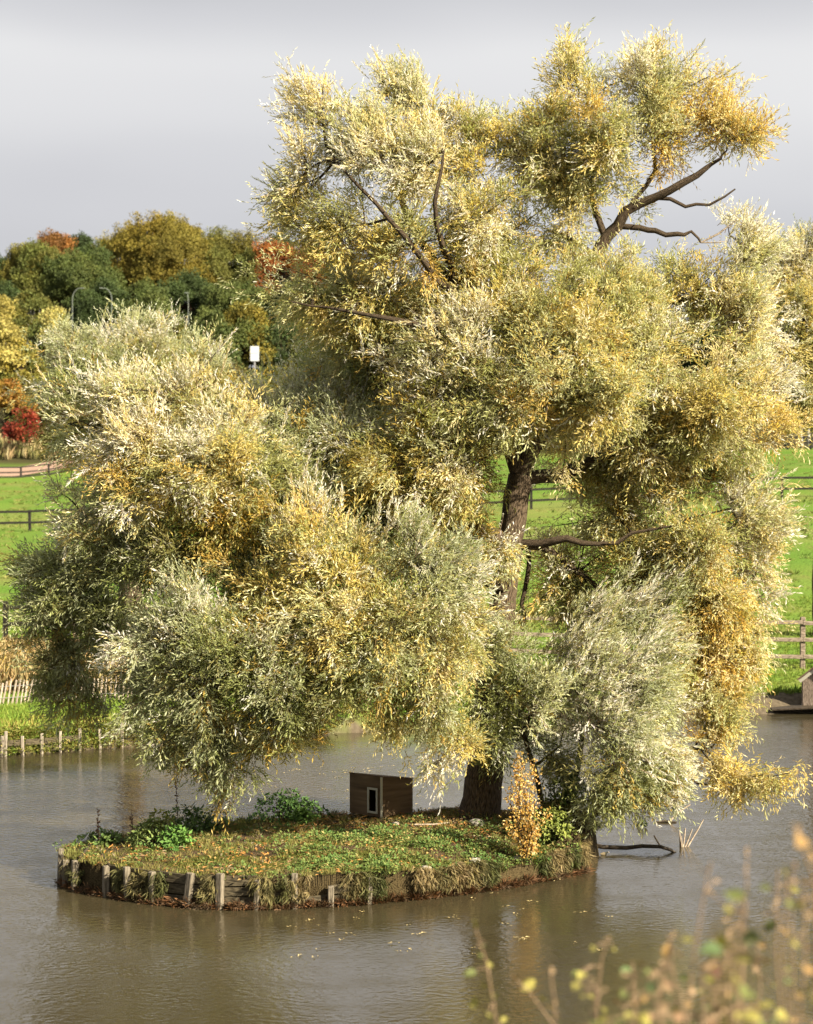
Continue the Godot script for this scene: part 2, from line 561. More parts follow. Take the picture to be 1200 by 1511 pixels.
# A broad-crowned tree far away. width and top in metres; the crown is made of leaf clumps over many lobes.
func far_tree(called: String, label: String, base: Vector3, high: float, wide: float, col: Color, accent: Color, shape: float, group: String, dens := 1.0, bark: Material = null) -> Node3D:
	var root := thing(called, label, "tree", base, group)
	var m := Mesher.new()
	var tr := PackedVector3Array()
	var rs := PackedFloat32Array()
	for i in 7:
		var t := i / 6.0
		tr.append(Vector3(sin(i * 1.7 + base.x) * 0.02 * high * t, -0.3 + t * high * 0.8, cos(i * 2.1 + base.x) * 0.02 * high * t))
		rs.append(lerpf(0.028, 0.006, t) * high)
	m.tube(tr, rs, 7, true, 0.05)
	put("trunk", m.mesh(bark if bark else bark_mat), root)
	var br := Mesher.new()
	var where := []
	var tint := PackedColorArray()
	var lobes := int(20 + wide * 3.2)
	var cy := high * 0.57
	var ry := high * 0.43
	for k in lobes:
		var o := rdir()
		o.y = absf(o.y) * 1.1 - 0.35
		o = o.normalized()
		var w := wide * 0.5 * (1.0 - shape * clampf((o.y + 0.2), 0.0, 1.0))
		var rk := rr(0.72, 1.0)
		var c := Vector3(o.x * w * rk, cy + o.y * ry * rk * 0.93, o.z * w * rk)
		var lr := rr(0.06, 0.17) * (wide * 0.6 + high * 0.3)
		br.tube(curve(tr[rng.randi_range(2, 5)], c, 0.2, 4, 0.08), PackedFloat32Array([0.012 * high, 0.009 * high, 0.007 * high, 0.005 * high, 0.003 * high]), 5, false)
		var lobe_col := col.lerp(accent, clampf(rng.randfn(0.3, 0.4), 0.0, 1.0)) * rr(0.75, 1.2)
		var n := int(lr * lr * 20.0 * dens) + 3
		for j in n:
			var q := rdir()
			if q.y < -0.3: q.y *= -0.6
			var p := c + q.normalized() * lr * rr(0.5, 1.35)
			var tone := rr(0.78, 1.22)
			var cc := lobe_col.lerp(accent, rr(0.0, 0.3))
			where.append(Transform3D(facing((q + Vector3.UP * 0.4 + rdir() * 0.4), rr(0, TAU)).scaled(Vector3.ONE * rr(0.7, 1.25)), p))
			tint.append(Color(cc.r * tone, cc.g * tone, cc.b * tone))
	put("limb", br.mesh(bark if bark else bark_mat), root)
	scatter("crown", tufts[rng.randi_range(0, tufts.size() - 1)], where, tint, root)
	return root

# ---------------------------------------------------------------- setting
func sky_picture() -> ImageTexture:
	var w := 1024
	var h := 512
	var im := Image.create(w, h, false, Image.FORMAT_RGBF)
	var f := FastNoiseLite.new()
	f.seed = 11
	f.frequency = 0.9
	f.fractal_octaves = 4
	var prof := [[-90.0, 0.171], [-1.0, 0.171], [0.0, 0.171], [4.0, 0.171], [7.0, 0.1795], [9.5, 0.2177], [11.6, 0.2254], [13.0, 0.1866], [14.4, 0.1477], [18.0, 0.171], [35.0, 0.2061], [90.0, 0.2061]]
	for y in h:
		var e := 90.0 - (y + 0.5) / h * 180.0
		for x in w:
			var az := (x + 0.5) / w * TAU
			var v := Vector3(cos(az) * cos(deg_to_rad(e)), sin(deg_to_rad(e)) * 5.0, sin(az) * cos(deg_to_rad(e)))
			var n := f.get_noise_3dv(v * 2.2)
			var b := lerp_table(prof, e + n * 1.6) * (1.0 + 0.12 * f.get_noise_3dv(v * 1.1 + Vector3(9, 3, 4)))
			var warm := clampf((b - 0.176) / 0.054, 0.0, 1.0)
			im.set_pixel(x, y, Color(b * lerpf(0.975, 1.0, warm), b * lerpf(0.985, 1.0, warm), b * lerpf(1.03, 1.005, warm)))
	return ImageTexture.create_from_image(im)

func camera_and_light() -> void:
	var cam := Camera3D.new()
	cam.name = "camera"
	var lens := CameraAttributesPhysical.new()
	lens.frustum_near = 0.1
	lens.frustum_far = 4000.0
	lens.frustum_focal_length = 85.0
	lens.exposure_aperture = 3.1
	lens.frustum_focus_distance = 26.0
	add_child(cam)
	cam.attributes = lens
	cam.projection = Camera3D.PROJECTION_FRUSTUM
	cam.near = 0.1
	cam.far = 4000.0
	cam.size = 0.1 * 2.0 * 755.5 / F
	cam.frustum_offset = Vector2(0, -0.1 * (755.5 - HOR) / F)
	cam.position = Vector3(0, EYE, 0)
	cam.current = true
	var we := WorldEnvironment.new()
	we.name = "world_environment"
	var e := Environment.new()
	e.background_mode = Environment.BG_SKY
	var sky := Sky.new()
	var sm := PanoramaSkyMaterial.new()
	sm.panorama = sky_picture()
	sky.sky_material = sm
	e.sky = sky
	e.tonemap_mode = Environment.TONE_MAPPER_LINEAR
	e.tonemap_exposure = 3.7
	e.sdfgi_enabled = true
	e.ssao_enabled = true
	e.ssil_enabled = true
	we.environment = e
	add_child(we)
	var sun := DirectionalLight3D.new()
	sun.name = "sun"
	sun.light_energy = 1.6
	sun.light_color = Color(1.0, 0.95, 0.85)
	sun.light_angular_distance = 0.6
	sun.shadow_enabled = true
	add_child(sun)
	sun.look_at_from_position(Vector3(0.73, 0.53, 0.50) * 100.0, Vector3.ZERO)

func patch(x: float, d: float, s: float) -> float:
	return clampf(noise.get_noise_2d(x * s + 31.0, d * s - 7.0) * 1.4 + 0.5, 0.0, 1.0)

func build_ground() -> void:
	var m := Mesher.new()
	var ds := []
	var d := -30.0
	while d < 30.0:
		ds.append(d); d += 1.0 if d > 4.0 else 3.0
	while d < 52.0:
		ds.append(d); d += 0.22
	while d < 320.0:
		ds.append(d); d *= 1.018
	while d < 2500.0:
		ds.append(d); d *= 1.3
	var nx := 150
	for j in ds.size():
		var dd: float = ds[j]
		var wide := maxf(26.0, dd * 0.34) if dd < 320.0 else dd * 1.5
		for i in nx + 1:
			var x := lerpf(-wide, wide, float(i) / nx)
			var y := ground(x, dd)
			# what the ground is made of: turf, shore mud, wood floor
			var u := dd - shore(x)
			var g := Color(0.105, 0.195, 0.026).lerp(Color(0.155, 0.22, 0.04), patch(x, dd, 0.5))
			g = g.lerp(Color(0.11, 0.215, 0.025), patch(x + 40.0, dd * 2.0, 0.12) * 0.5)
			if u < 130.0 and patch(x, dd + 60.0, 2.5) > 0.86: g = g.lerp(Color(0.2, 0.17, 0.06), 0.4)
			g = g.lerp(Color(0.22, 0.22, 0.07), smoothstep(0.6, 0.9, patch(x * 0.35, dd + 200.0, 0.5)) * 0.5)
			var mud := Color(0.12, 0.095, 0.07)
			if dd < 26.0: g = Color(0.09, 0.1, 0.03)
			elif u < 0.25 or (x > 3.0 and u < 1.5 + patch(x, dd, 4.0) * 0.6): g = mud
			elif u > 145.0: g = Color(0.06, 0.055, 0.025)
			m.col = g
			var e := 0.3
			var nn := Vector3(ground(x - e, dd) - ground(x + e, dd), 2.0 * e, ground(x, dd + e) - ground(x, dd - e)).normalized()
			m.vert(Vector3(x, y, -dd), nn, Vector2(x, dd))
	for j in ds.size() - 1:
		for i in nx:
			var q := j * (nx + 1) + i
			m.tri(q, q + 1, q + nx + 1); m.tri(q + 1, q + nx + 2, q + nx + 1)
	var mt := mat(Color.WHITE, 0.95, 0.2)
	mt.vertex_color_use_as_albedo = true
	mt.albedo_texture = noise_tex(0.04, 5, 512, ramp([[0.0, Color(0.62, 0.6, 0.55)], [0.5, Color(0.86, 0.86, 0.84)], [1.0, Color(1, 1, 1)]]), FastNoiseLite.TYPE_SIMPLEX_SMOOTH, 21)
	mt.uv1_triplanar = true
	mt.uv1_world_triplanar = true
	mt.uv1_scale = Vector3(0.33, 0.33, 0.33)
	mt.heightmap_enabled = true
	mt.heightmap_texture = mt.albedo_texture
	mt.heightmap_scale = 6.0
	struct(put("ground", m.mesh(mt)), "sloping green meadow with pond banks and a wooded hillside", "ground")

	# the pond: an opaque, silty water surface with wind ripples
	var w := Mesher.new()
	w.quad(Vector3(-90, 0, -8), Vector3(90, 0, -8), Vector3(90, 0, -60), Vector3(-90, 0, -60), Vector3.UP)
	var wm := mat(lin(0.038, 0.031, 0.0165), 0.12, 0.52)
	wm.uv1_triplanar = true
	wm.uv1_world_triplanar = true
	wm.uv1_scale = Vector3(0.36, 0.36, 0.5)
	wm.heightmap_enabled = true
	wm.heightmap_texture = noise_tex(0.018, 4, 1024, null, FastNoiseLite.TYPE_SIMPLEX_SMOOTH, 5)
	wm.heightmap_scale = 0.34
	wm.roughness = 1.0
	wm.roughness_texture = noise_tex(0.006, 3, 512, ramp([[0.3, Color(0.02, 0.02, 0.02)], [0.75, Color(0.2, 0.2, 0.2)]]), FastNoiseLite.TYPE_SIMPLEX_SMOOTH, 51)
	struct(put("pond_water", w.mesh(wm)), "silty brown pond water with fine wind ripples", "water")

# island outline in (x, d), clockwise from the left tip along the front
const RIM := [[-4.26, 25.3], [-4.08, 24.75], [-3.72, 24.3], [-2.84, 23.7], [-2.11, 23.45], [-1.29, 23.5], [-0.32, 23.8], [0.81, 24.4], [1.94, 25.3], [2.36, 26.0], [2.46, 26.8], [2.05, 27.6], [1.1, 28.0], [0.0, 27.9], [-1.0, 27.75], [-2.2, 27.2], [-3.1, 26.4], [-3.85, 25.8]]
const ISLE := Vector2(-0.7, 25.8)

var rim_pts := PackedVector2Array()
var rim_r := PackedFloat32Array()

func make_rim() -> void:
	for i in 720:
		var f := float(i) / 720.0 * RIM.size()
		var k := int(f)
		var pts := []
		for q in 4:
			var r: Array = RIM[(k + q - 1 + RIM.size()) % RIM.size()]
			pts.append(Vector2(r[0], r[1]))
		rim_pts.append(pts[1].cubic_interpolate(pts[2], pts[0], pts[3], f - k))
	rim_r.resize(361)
	for i in 361:
		var a := deg_to_rad(i - 180.0)
		var best := 9.0
		for p in rim_pts:
			var e := absf(angle_difference((p - ISLE).angle(), a))
			if e < best: best = e; rim_r[i] = (p - ISLE).length()

func isle_inside(x: float, d: float) -> float:
	# 0 at the middle, 1 at the rim
	var a := Vector2(x, d) - ISLE
	if a.length() < 0.01: return 0.0
	var g := rad_to_deg(a.angle()) + 180.0
	var k := clampi(int(g), 0, 359)
	return a.length() / lerpf(rim_r[k], rim_r[k + 1], g - k)

func isle_high(x: float, d: float) -> float:
	var k := isle_inside(x, d)
	var h := lerpf(0.43, 0.36, smoothstep(0.4, 1.0, k))
	var front := smoothstep(-0.4, 0.6, x) * smoothstep(26.5, 25.0, d)
	h -= front * smoothstep(0.7, 1.0, k) * 0.12
	h += 0.48 * exp(-(pow((x - 1.98) / 0.42, 2.0) + pow((d - 26.1) / 0.5, 2.0)))
	h += 0.12 * exp(-(pow((x - 0.9) / 0.6, 2.0) + pow((d - 27.0) / 0.6, 2.0)))
	h += noise.get_noise_2d(x * 9.0, d * 9.0) * 0.035 + noise.get_noise_2d(x * 28.0, d * 28.0) * 0.02
	return h

func build_island() -> void:
	var m := Mesher.new()
	var na := 144
	var nr := 30
	var rim := PackedVector2Array()
	for i in na: rim.append(rim_pts[i * 5])
	for j in nr + 4:
		for i in na:
			var k := minf(float(j) / nr, 1.0)
			var p := ISLE.lerp(rim[i], k)
			var y: float = isle_high(p.x, p.y) if j <= nr else [0.16, -0.02, -0.5][j - nr - 1]
			if j > nr:
				var o := (rim[i] - ISLE).normalized()
				p = rim[i] + o * ([0.0, 0.03, 0.12][j - nr - 1] + noise.get_noise_2d(p.x * 20.0, p.y * 20.0 + j) * 0.05)
			var moss := patch(p.x * 2.0, p.y * 2.0, 5.0)
			var g := Color(0.14, 0.1, 0.06).lerp(Color(0.13, 0.145, 0.03), smoothstep(0.35, 0.65, moss))
			var bare := smoothstep(-0.6, 0.3, p.x) * smoothstep(25.7, 26.6, p.y)
			g = g.lerp(Color(0.1, 0.07, 0.045), bare)
			if j >= nr: g = Color(0.085, 0.065, 0.035)
			m.col = g
			var nn := Vector3.UP
			if j <= nr and j > 0:
				var e := 0.06
				nn = Vector3(isle_high(p.x - e, p.y) - isle_high(p.x + e, p.y), 2.0 * e, 0).normalized()
			elif j > nr:
				var o2 := (rim[i] - ISLE).normalized()
				nn = Vector3(o2.x, 0.3, -o2.y).normalized()
			m.vert(Vector3(p.x, y, -p.y), nn)
	for j in nr + 3:
		for i in na:
			var a := j * na + i
			var b := j * na + (i + 1) % na
			m.tri(a, b, a + na); m.tri(b, b + na, a + na)
	var mt := mat(Color.WHITE, 0.95, 0.2)
	mt.vertex_color_use_as_albedo = true
	mt.albedo_texture = noise_tex(0.05, 5, 512, ramp([[0.0, Color(0.45, 0.42, 0.38)], [0.5, Color(0.8, 0.79, 0.76)], [1.0, Color(1, 1, 1)]]), FastNoiseLite.TYPE_SIMPLEX_SMOOTH, 31)
	mt.uv1_triplanar = true
	mt.uv1_scale = Vector3(1.4, 1.4, 1.4)
	mt.heightmap_enabled = true
	mt.heightmap_texture = mt.albedo_texture
	mt.heightmap_scale = 5.0
	struct(put("island_ground", m.mesh(mt, true)), "low island of moss and bare soil in the pond", "ground")

func rim_at(px: float) -> Vector2:
	# front rim point seen at this column
	var best := Vector2.ZERO
	var be := 1e9
	for i in range(-40, 362):
		var p := rim_pts[(i + 720) % 720]
		var e := absf(600.0 + p.x / p.y * F - px)
		if e < be - 0.01: be = e; best = p
	return best

func build_revetment() -> void:
	var root := thing("island_revetment", "row of weathered timber posts and boards edging the island", "revetment", Vector3(-2, 0, -23.6))
	var b := root.position
	var cols := [99.0, 107.0, 120.0, 141.0, 166.0, 197.0, 236.0, 282.0, 329.0, 384.0, 437.0, 489.0, 543.0]
	var tops := [0.42, 0.33, 0.36, 0.38, 0.37, 0.40, 0.38, 0.40, 0.41, 0.35, 0.40, 0.24, 0.31]
	var spots := []
	for i in cols.size():
		var p := rim_at(cols[i])
		var o := (p - ISLE).normalized()
		p += o * 0.085
		spots.append(p)
		var m := Mesher.new()
		var turn := Basis(Vector3.UP, atan2(o.x, -o.y) + rr(-0.15, 0.15)) * Basis(Vector3.RIGHT, rr(-0.09, 0.09)) * Basis(Vector3.BACK, rr(-0.1, 0.1))
		m.box(Vector3(0, 0, 0), Vector3(rr(0.026, 0.042), (tops[i] + 0.5) * 0.5, 0.036), turn, 0.008)
		var o1 := put("post", m.mesh(M.post), root)
		o1.position = Vector3(p.x, (tops[i] - 0.5) * 0.5, -p.y) - b
	for i in range(2, cols.size() - 1):
		var a: Vector2 = spots[i]
		var c: Vector2 = spots[i + 1]
		var mid := (a + c) * 0.5
		var o := (mid - ISLE).normalized()
		mid -= o * 0.045
		var along := Vector3(c.x - a.x, 0, -(c.y - a.y))
		for row in 3:
			if i > 8 and row == 2: continue
			if rng.randf() < 0.15: continue
			var m := Mesher.new()
			var basis_ := Basis(along.normalized(), Vector3.UP, along.normalized().cross(Vector3.UP)) * Basis(Vector3.BACK, rr(-0.05, 0.05))
			m.box(Vector3.ZERO, Vector3(along.length() * 0.5 - 0.01, rr(0.05, 0.062), 0.014), basis_, 0.004)
			put("board", m.mesh(M.board), root).position = Vector3(mid.x, 0.07 + row * 0.125, -mid.y) - b - Vector3(o.x, 0, -o.y) * rr(0.0, 0.02)

	# hanging dead moss and grass over the boards, and the root fringe at the waterline
	var where := []
	var tint := PackedColorArray()
	var fr := []
	var ft := PackedColorArray()
	for i in 1300:
		var px := rr(98.0, 860.0)
		var p := rim_at(px)
		var o := (p - ISLE).normalized()
		var thick := patch(p.x * 3.0, p.y * 3.0, 4.0)
		var out := Vector3(o.x, 0, -o.y)
		if thick > lerpf(0.45, 0.3, smoothstep(330.0, 480.0, px)):
			var dir := (out * 0.3 + Vector3.DOWN * 0.8 + rdir() * 0.7).normalized()
			where.append(Transform3D(facing(dir, rr(0, TAU)).scaled(Vector3.ONE * rr(0.35, 1.1)), Vector3(p.x, rr(0.1, 0.36), -p.y) + out * rr(0.03, 0.1)))
			var c := Color(0.24, 0.18, 0.085).lerp(Color(0.07, 0.08, 0.022), patch(p.x, p.y, 14.0) if px > 330.0 else 0.5 + 0.5 * patch(p.x, p.y, 14.0))
			tint.append(c * rr(0.55, 1.25))
		if rng.randf() < 0.6:
			fr.append(Transform3D(facing((out * 0.9 + Vector3.UP * rr(-0.3, 0.9) + rdir() * 0.6).normalized(), rr(0, TAU)).scaled(Vector3.ONE * rr(0.4, 0.8)), Vector3(p.x, rr(0.0, 0.05), -p.y) + out * rr(0.0, 0.12)))
			ft.append(Color(0.17, 0.08, 0.035).lerp(Color(0.07, 0.05, 0.03), rng.randf()) * rr(0.7, 1.2))
	tag(scatter("hanging_moss", blades[1], where, tint), "dead moss and dry grass hanging over the island edge boards", "moss", "", "stuff")
	tag(scatter("root_fringe", blades[0], fr, ft), "rust brown root fringe along the island waterline", "roots", "", "stuff")

func build_duck_house() -> void:
	var F0 := at(563, 1206, 26.85)
	var c := Vector3(F0.x, 0.0, F0.z - 0.42)
	var root := thing("duck_house", "brown plywood duck house with pale framed doorway under the willow", "duck house", Vector3(c.x, isle_high(c.x, -c.z), c.z))
	var L := Vector3(-0.43, 0, 0.02)
	var Rr := Vector3(0.415, 0, 0.02)
	var Fr := Vector3(0.0, 0, 0.42)
	var Bk := Vector3(0.0, 0, -0.40)
	var base := F0.y - root.position.y
	var hs := {"L": 0.525, "F": 0.53, "R": 0.45, "B": 0.40}
	var wall := func(a: Vector3, b: Vector3, ha: float, hb: float, lo: float, mt: Material, called: String, thick: float, cut := []) -> void:
		var m := Mesher.new()
		var along := (b - a)
		var out := along.cross(Vector3.UP).normalized()
		if out.dot((a + b) * 0.5) < 0.0: out = -out
		# split in u around a hole [u0,u1,v0,v1] in metres
		var l := along.length()
		var x := along.normalized()
		var rects := [[0.0, l, 0.0, -1.0]]
		if cut.size():
			rects = [[0.0, cut[0], 0.0, -1.0], [cut[1], l, 0.0, -1.0], [cut[0], cut[1], 0.0, cut[2]], [cut[0], cut[1], cut[3], -1.0]]
		for r in rects:
			var t0: float = lerpf(ha, hb, r[0] / l) if r[3] < 0.0 else r[3]
			var t1: float = lerpf(ha, hb, r[1] / l) if r[3] < 0.0 else r[3]
			var q: Array = [a + x * r[0] + Vector3.UP * (lo + r[2]), a + x * r[1] + Vector3.UP * (lo + r[2]), a + x * r[1] + Vector3.UP * (lo + t1), a + x * r[0] + Vector3.UP * (lo + t0)]
			m.quad(q[0], q[1], q[2], q[3], out)
			var k: Array = []
			for z in q: k.append(z - out * thick)
			m.quad(k[0], k[1], k[2], k[3], -out)
			m.quad(q[3], q[2], k[2], k[3], Vector3.UP)
			m.quad(q[0], q[1], k[1], k[0], Vector3.DOWN)
			m.quad(q[0], q[3], k[3], k[0], -x)
			m.quad(q[1], q[2], k[2], k[1], x)
		put(called, m.mesh(mt), root)
	var ll := (Fr - L).length()
	var cut := [ll * 0.6, ll * 0.87, 0.05, 0.36]
	wall.call(L, Fr, hs.L, hs.F, base, M.ply, "front_wall", 0.015, cut)
	wall.call(Fr, Rr, hs.F, hs.R, base, M.ply, "side_wall", 0.015)
	wall.call(Rr, Bk, hs.R, hs.B, base, M.ply, "back_wall", 0.015)
	wall.call(Bk, L, hs.B, hs.L, base, M.ply, "side_wall", 0.015)
	# roof and floor
	for k in 2:
		var m := Mesher.new()
		var pts := []
		for q in [["L", L], ["F", Fr], ["R", Rr], ["B", Bk]]:
			pts.append(q[1] * (1.02 if k == 0 else 0.95) + Vector3.UP * (base + (hs[q[0]] + 0.002 if k == 0 else 0.012)))
		var t := Vector3.UP * 0.012
		m.quad(pts[0] + t, pts[1] + t, pts[2] + t, pts[3] + t, Vector3.UP)
		m.quad(pts[0], pts[1], pts[2], pts[3], Vector3.DOWN)
		for i in 4:
			var a: Vector3 = pts[i]
			var b: Vector3 = pts[(i + 1) % 4]
			m.quad(a, b, b + t, a + t, (a + b) * 0.5 * Vector3(1, 0, 1))
		put("roof" if k == 0 else "floor_board", m.mesh(M.ply), root)
	# pale corner strip and doorway frame
	var m1 := Mesher.new()
	m1.box(Fr + Vector3(0, base + hs.F * 0.5, 0.008), Vector3(0.016, hs.F * 0.5 - 0.002, 0.012), Basis.IDENTITY, 0.003)
	put("corner_strip", m1.mesh(M.trim), root)
	var x := (Fr - L).normalized()
	var o := x.cross(Vector3.UP).normalized()
	if o.z < 0.0: o = -o
	var fb := Basis(x, Vector3.UP, o)
	var fm := put("door_frame", door_bars(cut, fb).mesh(M.trim), root)
	fm.position = L + Vector3.UP * base + o * 0.008
	for q in [L * 0.9, Fr * 0.93, Rr * 0.9, Bk * 0.9]:
		var m := Mesher.new()
		m.box(q + Vector3.UP * (base - 0.09), Vector3(0.03, 0.088, 0.03), Basis.IDENTITY, 0.004)
		put("foot", m.mesh(M.post), root)

func door_bars(cut: Array, b: Basis) -> Mesher:
	var m := Mesher.new()
	var w := 0.014
	m.box(b * Vector3(cut[0], (cut[2] + cut[3]) * 0.5, 0), Vector3(w, (cut[3] - cut[2]) * 0.5 + w, 0.007), b, 0.002)
	m.box(b * Vector3(cut[1], (cut[2] + cut[3]) * 0.5, 0), Vector3(w, (cut[3] - cut[2]) * 0.5 + w, 0.007), b, 0.002)
	for y in [cut[2], cut[3]]:
		m.box(b * Vector3((cut[0] + cut[1]) * 0.5, y, 0), Vector3((cut[1] - cut[0]) * 0.5 - w - 0.001, w, 0.006), b, 0.002)
	return m

func build_island_plants() -> void:
	# leafy ground cover
	for pass_ in 3:
		var where := []
		var tint := PackedColorArray()
		var want: int = [1150, 2400, 1300][pass_]
		var tries := 0
		while where.size() < want and tries < 40000:
			tries += 1
			var x := rr(-4.3, 2.6)
			var d := rr(23.4, 28.0)
			var k := isle_inside(x, d)
			if k > 1.02: continue
			var px := 600.0 + x / d * F
			var front := smoothstep(380.0, 520.0, px) * smoothstep(26.4, 25.2, d)
			var cover := lerpf(0.06, 0.8, front)
			if px > 820.0: cover = 0.5
			cover *= lerpf(0.0, 1.6, smoothstep(0.25, 0.75, patch(x * 2.0, d * 2.0, 7.0)))
			if d > 26.6: cover *= 0.25
			if pass_ == 1 and k > 0.94 and px < 700.0 and rng.randf() < 0.5: cover = 1.0
			elif pass_ == 1: cover = 0.5 * lerpf(0.2, 1.5, patch(x * 2.0 + 9.0, d * 2.0, 6.0))   # grass and moss
			if pass_ == 2: cover = 0.5 if d > 25.8 and px > 430.0 else 0.16                    # fallen leaves
			if rng.randf() > cover: continue
			var y := isle_high(x, d)
			var s := rr(0.4, 1.3)
			if pass_ == 2:
				where.append(Transform3D(facing((Vector3.UP + rdir() * 0.3).normalized(), rr(0, TAU)).scaled(Vector3.ONE * rr(0.7, 1.3)), Vector3(x, y + 0.012, -d)))
				tint.append([Color(0.34, 0.17, 0.05), Color(0.22, 0.12, 0.06), Color(0.36, 0.23, 0.085), Color(0.34, 0.17, 0.04), Color(0.24, 0.19, 0.12)][rng.randi_range(0, 4)])
			elif pass_ == 1:
				where.append(Transform3D(Basis(Vector3.UP, rr(0, TAU)).scaled(Vector3.ONE * s * 0.5), Vector3(x, y - 0.01, -d)))
				tint.append(Color(0.13, 0.155, 0.035).lerp(Color(0.24, 0.2, 0.075), rng.randf()))
			else:
				where.append(Transform3D((Basis(Vector3.RIGHT, rr(-0.2, 0.4)) * Basis(Vector3.UP, rr(0, TAU))).scaled(Vector3.ONE * s), Vector3(x, y - 0.02, -d)))
				var g := Color(0.065, 0.13, 0.027).lerp(Color(0.16, 0.19, 0.05), rng.randf())
				if rng.randf() < 0.1: g = Color(0.34, 0.27, 0.1)
				tint.append(g)
		if pass_ == 0: tag(scatter("nettle_cover", herb[0], where, tint), "low green leafy weeds covering the front of the island", "weeds", "", "stuff")
		if pass_ == 1: tag(scatter("island_grass", blades[0], where, tint), "short moss and grass on the island top", "grass", "", "stuff")
		if pass_ == 2: tag(scatter("fallen_leaves", fallen(), where, tint), "brown and orange fallen leaves under the willow", "leaves", "", "stuff")

	# separate bushes
	var bush := [
		["bramble_bush", "dark green bramble bush beside the duck house", 425.0, 1212.0, 27.0, 0.52, 0.36, Color(0.055, 0.11, 0.025), 90],
		["leafy_bush", "wide dark green bush at the back edge of the island", 285.0, 1222.0, 26.5, 0.52, 0.27, Color(0.08, 0.13, 0.03), 80],
		["leafy_bush", "bright green rounded weed clump on the island lawn", 258.0, 1265.0, 25.0, 0.17, 0.2, Color(0.09, 0.18, 0.035), 40],
		["leafy_bush", "dull olive weed clump left of the bright green clump", 222.0, 1262.0, 25.2, 0.24, 0.24, Color(0.13, 0.17, 0.05), 45],
		["leafy_bush", "pale yellow green weed tuft before the back bush", 235.0, 1225.0, 26.0, 0.2, 0.24, Color(0.24, 0.25, 0.06), 35],
		["leafy_bush", "bright green weed below the bramble bush", 448.0, 1213.0, 26.5, 0.13, 0.2, Color(0.1, 0.18, 0.035), 25],
		["leafy_bush", "low green weeds on the island left tip", 150.0, 1248.0, 25.5, 0.3, 0.12, Color(0.11, 0.17, 0.04), 40],
		["leafy_bush", "yellow green leafy clump under the golden birch sapling", 810.0, 1275.0, 25.6, 0.3, 0.3, Color(0.16, 0.19, 0.04), 70],
		["leafy_bush", "dark green ivy clump on the root bank", 838.0, 1230.0, 26.2, 0.25, 0.3, Color(0.06, 0.11, 0.02), 50],
	]
	for q in bush:
		var p := at(q[2], q[3], q[4])
		p.y = isle_high(p.x, q[4]) - 0.02
		var root := thing(q[0], q[1], "bush", p)
		var st := Mesher.new()
		var where := []
		var tint := PackedColorArray()
		for i in q[8]:
			var o := rdir()
			o.y = absf(o.y)
			var tip := Vector3(o.x * q[5], o.y * q[6] * 1.1 + 0.03, o.z * q[5] * 0.8) * pow(rng.randf(), 0.4)
			if i % 4 == 0: st.tube(curve(Vector3(tip.x * 0.2, -0.03, tip.z * 0.2), tip, 0.03, 3, 0.1), PackedFloat32Array([0.006, 0.005, 0.004, 0.002]), 4, false)
			where.append(Transform3D(facing((o + Vector3.UP * 0.8).normalized(), rr(0, TAU)).scaled(Vector3.ONE * rr(0.7, 1.2)), tip))
			var c: Color = q[7]
			tint.append(c * rr(0.75, 1.3))
		put("stem", st.mesh(bark_mat), root)
		scatter("foliage", herb[1], where, tint, root)
	# dead upright weed stalks
	for q in [["thin dry brown stalk on the island left tip", 146.0, 1238.0, 1193.0, 25.4], ["dry seed stalk behind the back bush", 262.0, 1215.0, 1150.0, 26.6], ["sparse dry stalk left of the back bush", 196.0, 1225.0, 1197.0, 25.9]]:
		var a := at(q[1], q[2], q[4])
		a.y = isle_high(a.x, q[4])
		var tip: Vector3 = at(q[1] - 2.0, q[3], q[4]) - a
		var root := thing("weed_stalk", q[0], "weed", a)
		var m := Mesher.new()
		m.tube(curve(Vector3.ZERO, tip, 0.0, 5, 0.05), PackedFloat32Array([0.006, 0.006, 0.005, 0.004, 0.003, 0.002]), 5)
		put("stem", m.mesh(bark_mat), root)
		var lf := Mesher.new()
		for i in 40:
			lf.col = Color(0.17, 0.1, 0.07) * rr(0.6, 1.3)
			lf.leaf(tip * rr(0.2, 1.0), (rdir() + Vector3.UP * 0.4).normalized(), rdir(), 0.045, 0.02)
		put("seed_head", lf.mesh(M.matte_leaf, false), root).set_meta("kind", "stuff")
	# golden birch sapling
	var bp := at(775, 1290, 24.95)
	bp.y = isle_high(bp.x, 24.95) - 0.03
	var birch := thing("birch_sapling", "slender young tree with golden round leaves at the island edge", "tree", bp)
	var stem := Mesher.new()
	var leaves := Mesher.new()
	for s in 16:
		var tipy := rr(1095.0, 1255.0)
		var wide := lerpf(16.0, 60.0, (tipy - 1105.0) / 150.0)
		var tip := at(778.0 + rr(-wide, wide), tipy, 24.95 + rr(-0.3, 0.3)) - bp
		var br := curve(Vector3(rr(-0.06, 0.06), 0, rr(-0.06, 0.06)), tip, 0.04, 6, 0.12)
		stem.tube(br, PackedFloat32Array([0.009, 0.008, 0.007, 0.006, 0.005, 0.003, 0.002]), 5, false)
		for i in 120:
			var f := rr(0.9, 5.99)
			var p := br[int(f)].lerp(br[int(f) + 1], f - int(f)) + rdir() * rr(0.01, 0.11)
			var t := rng.randf()
			leaves.col = (Color(0.66, 0.46, 0.13) if t < 0.45 else Color(0.56, 0.31, 0.08) if t < 0.75 else Color(0.56, 0.46, 0.24)) * rr(0.7, 1.15)
			leaves.broad(p, (rdir() + Vector3.DOWN * 0.5).normalized(), (Vector3(0.3, 0.4, 0.5) + rdir() * 0.9).normalized(), rr(0.025, 0.046), rr(0.018, 0.032))
	put("stem", stem.mesh(bark_mat), birch)
	put("foliage", leaves.mesh(leaf_mat, false), birch).set_meta("kind", "stuff")
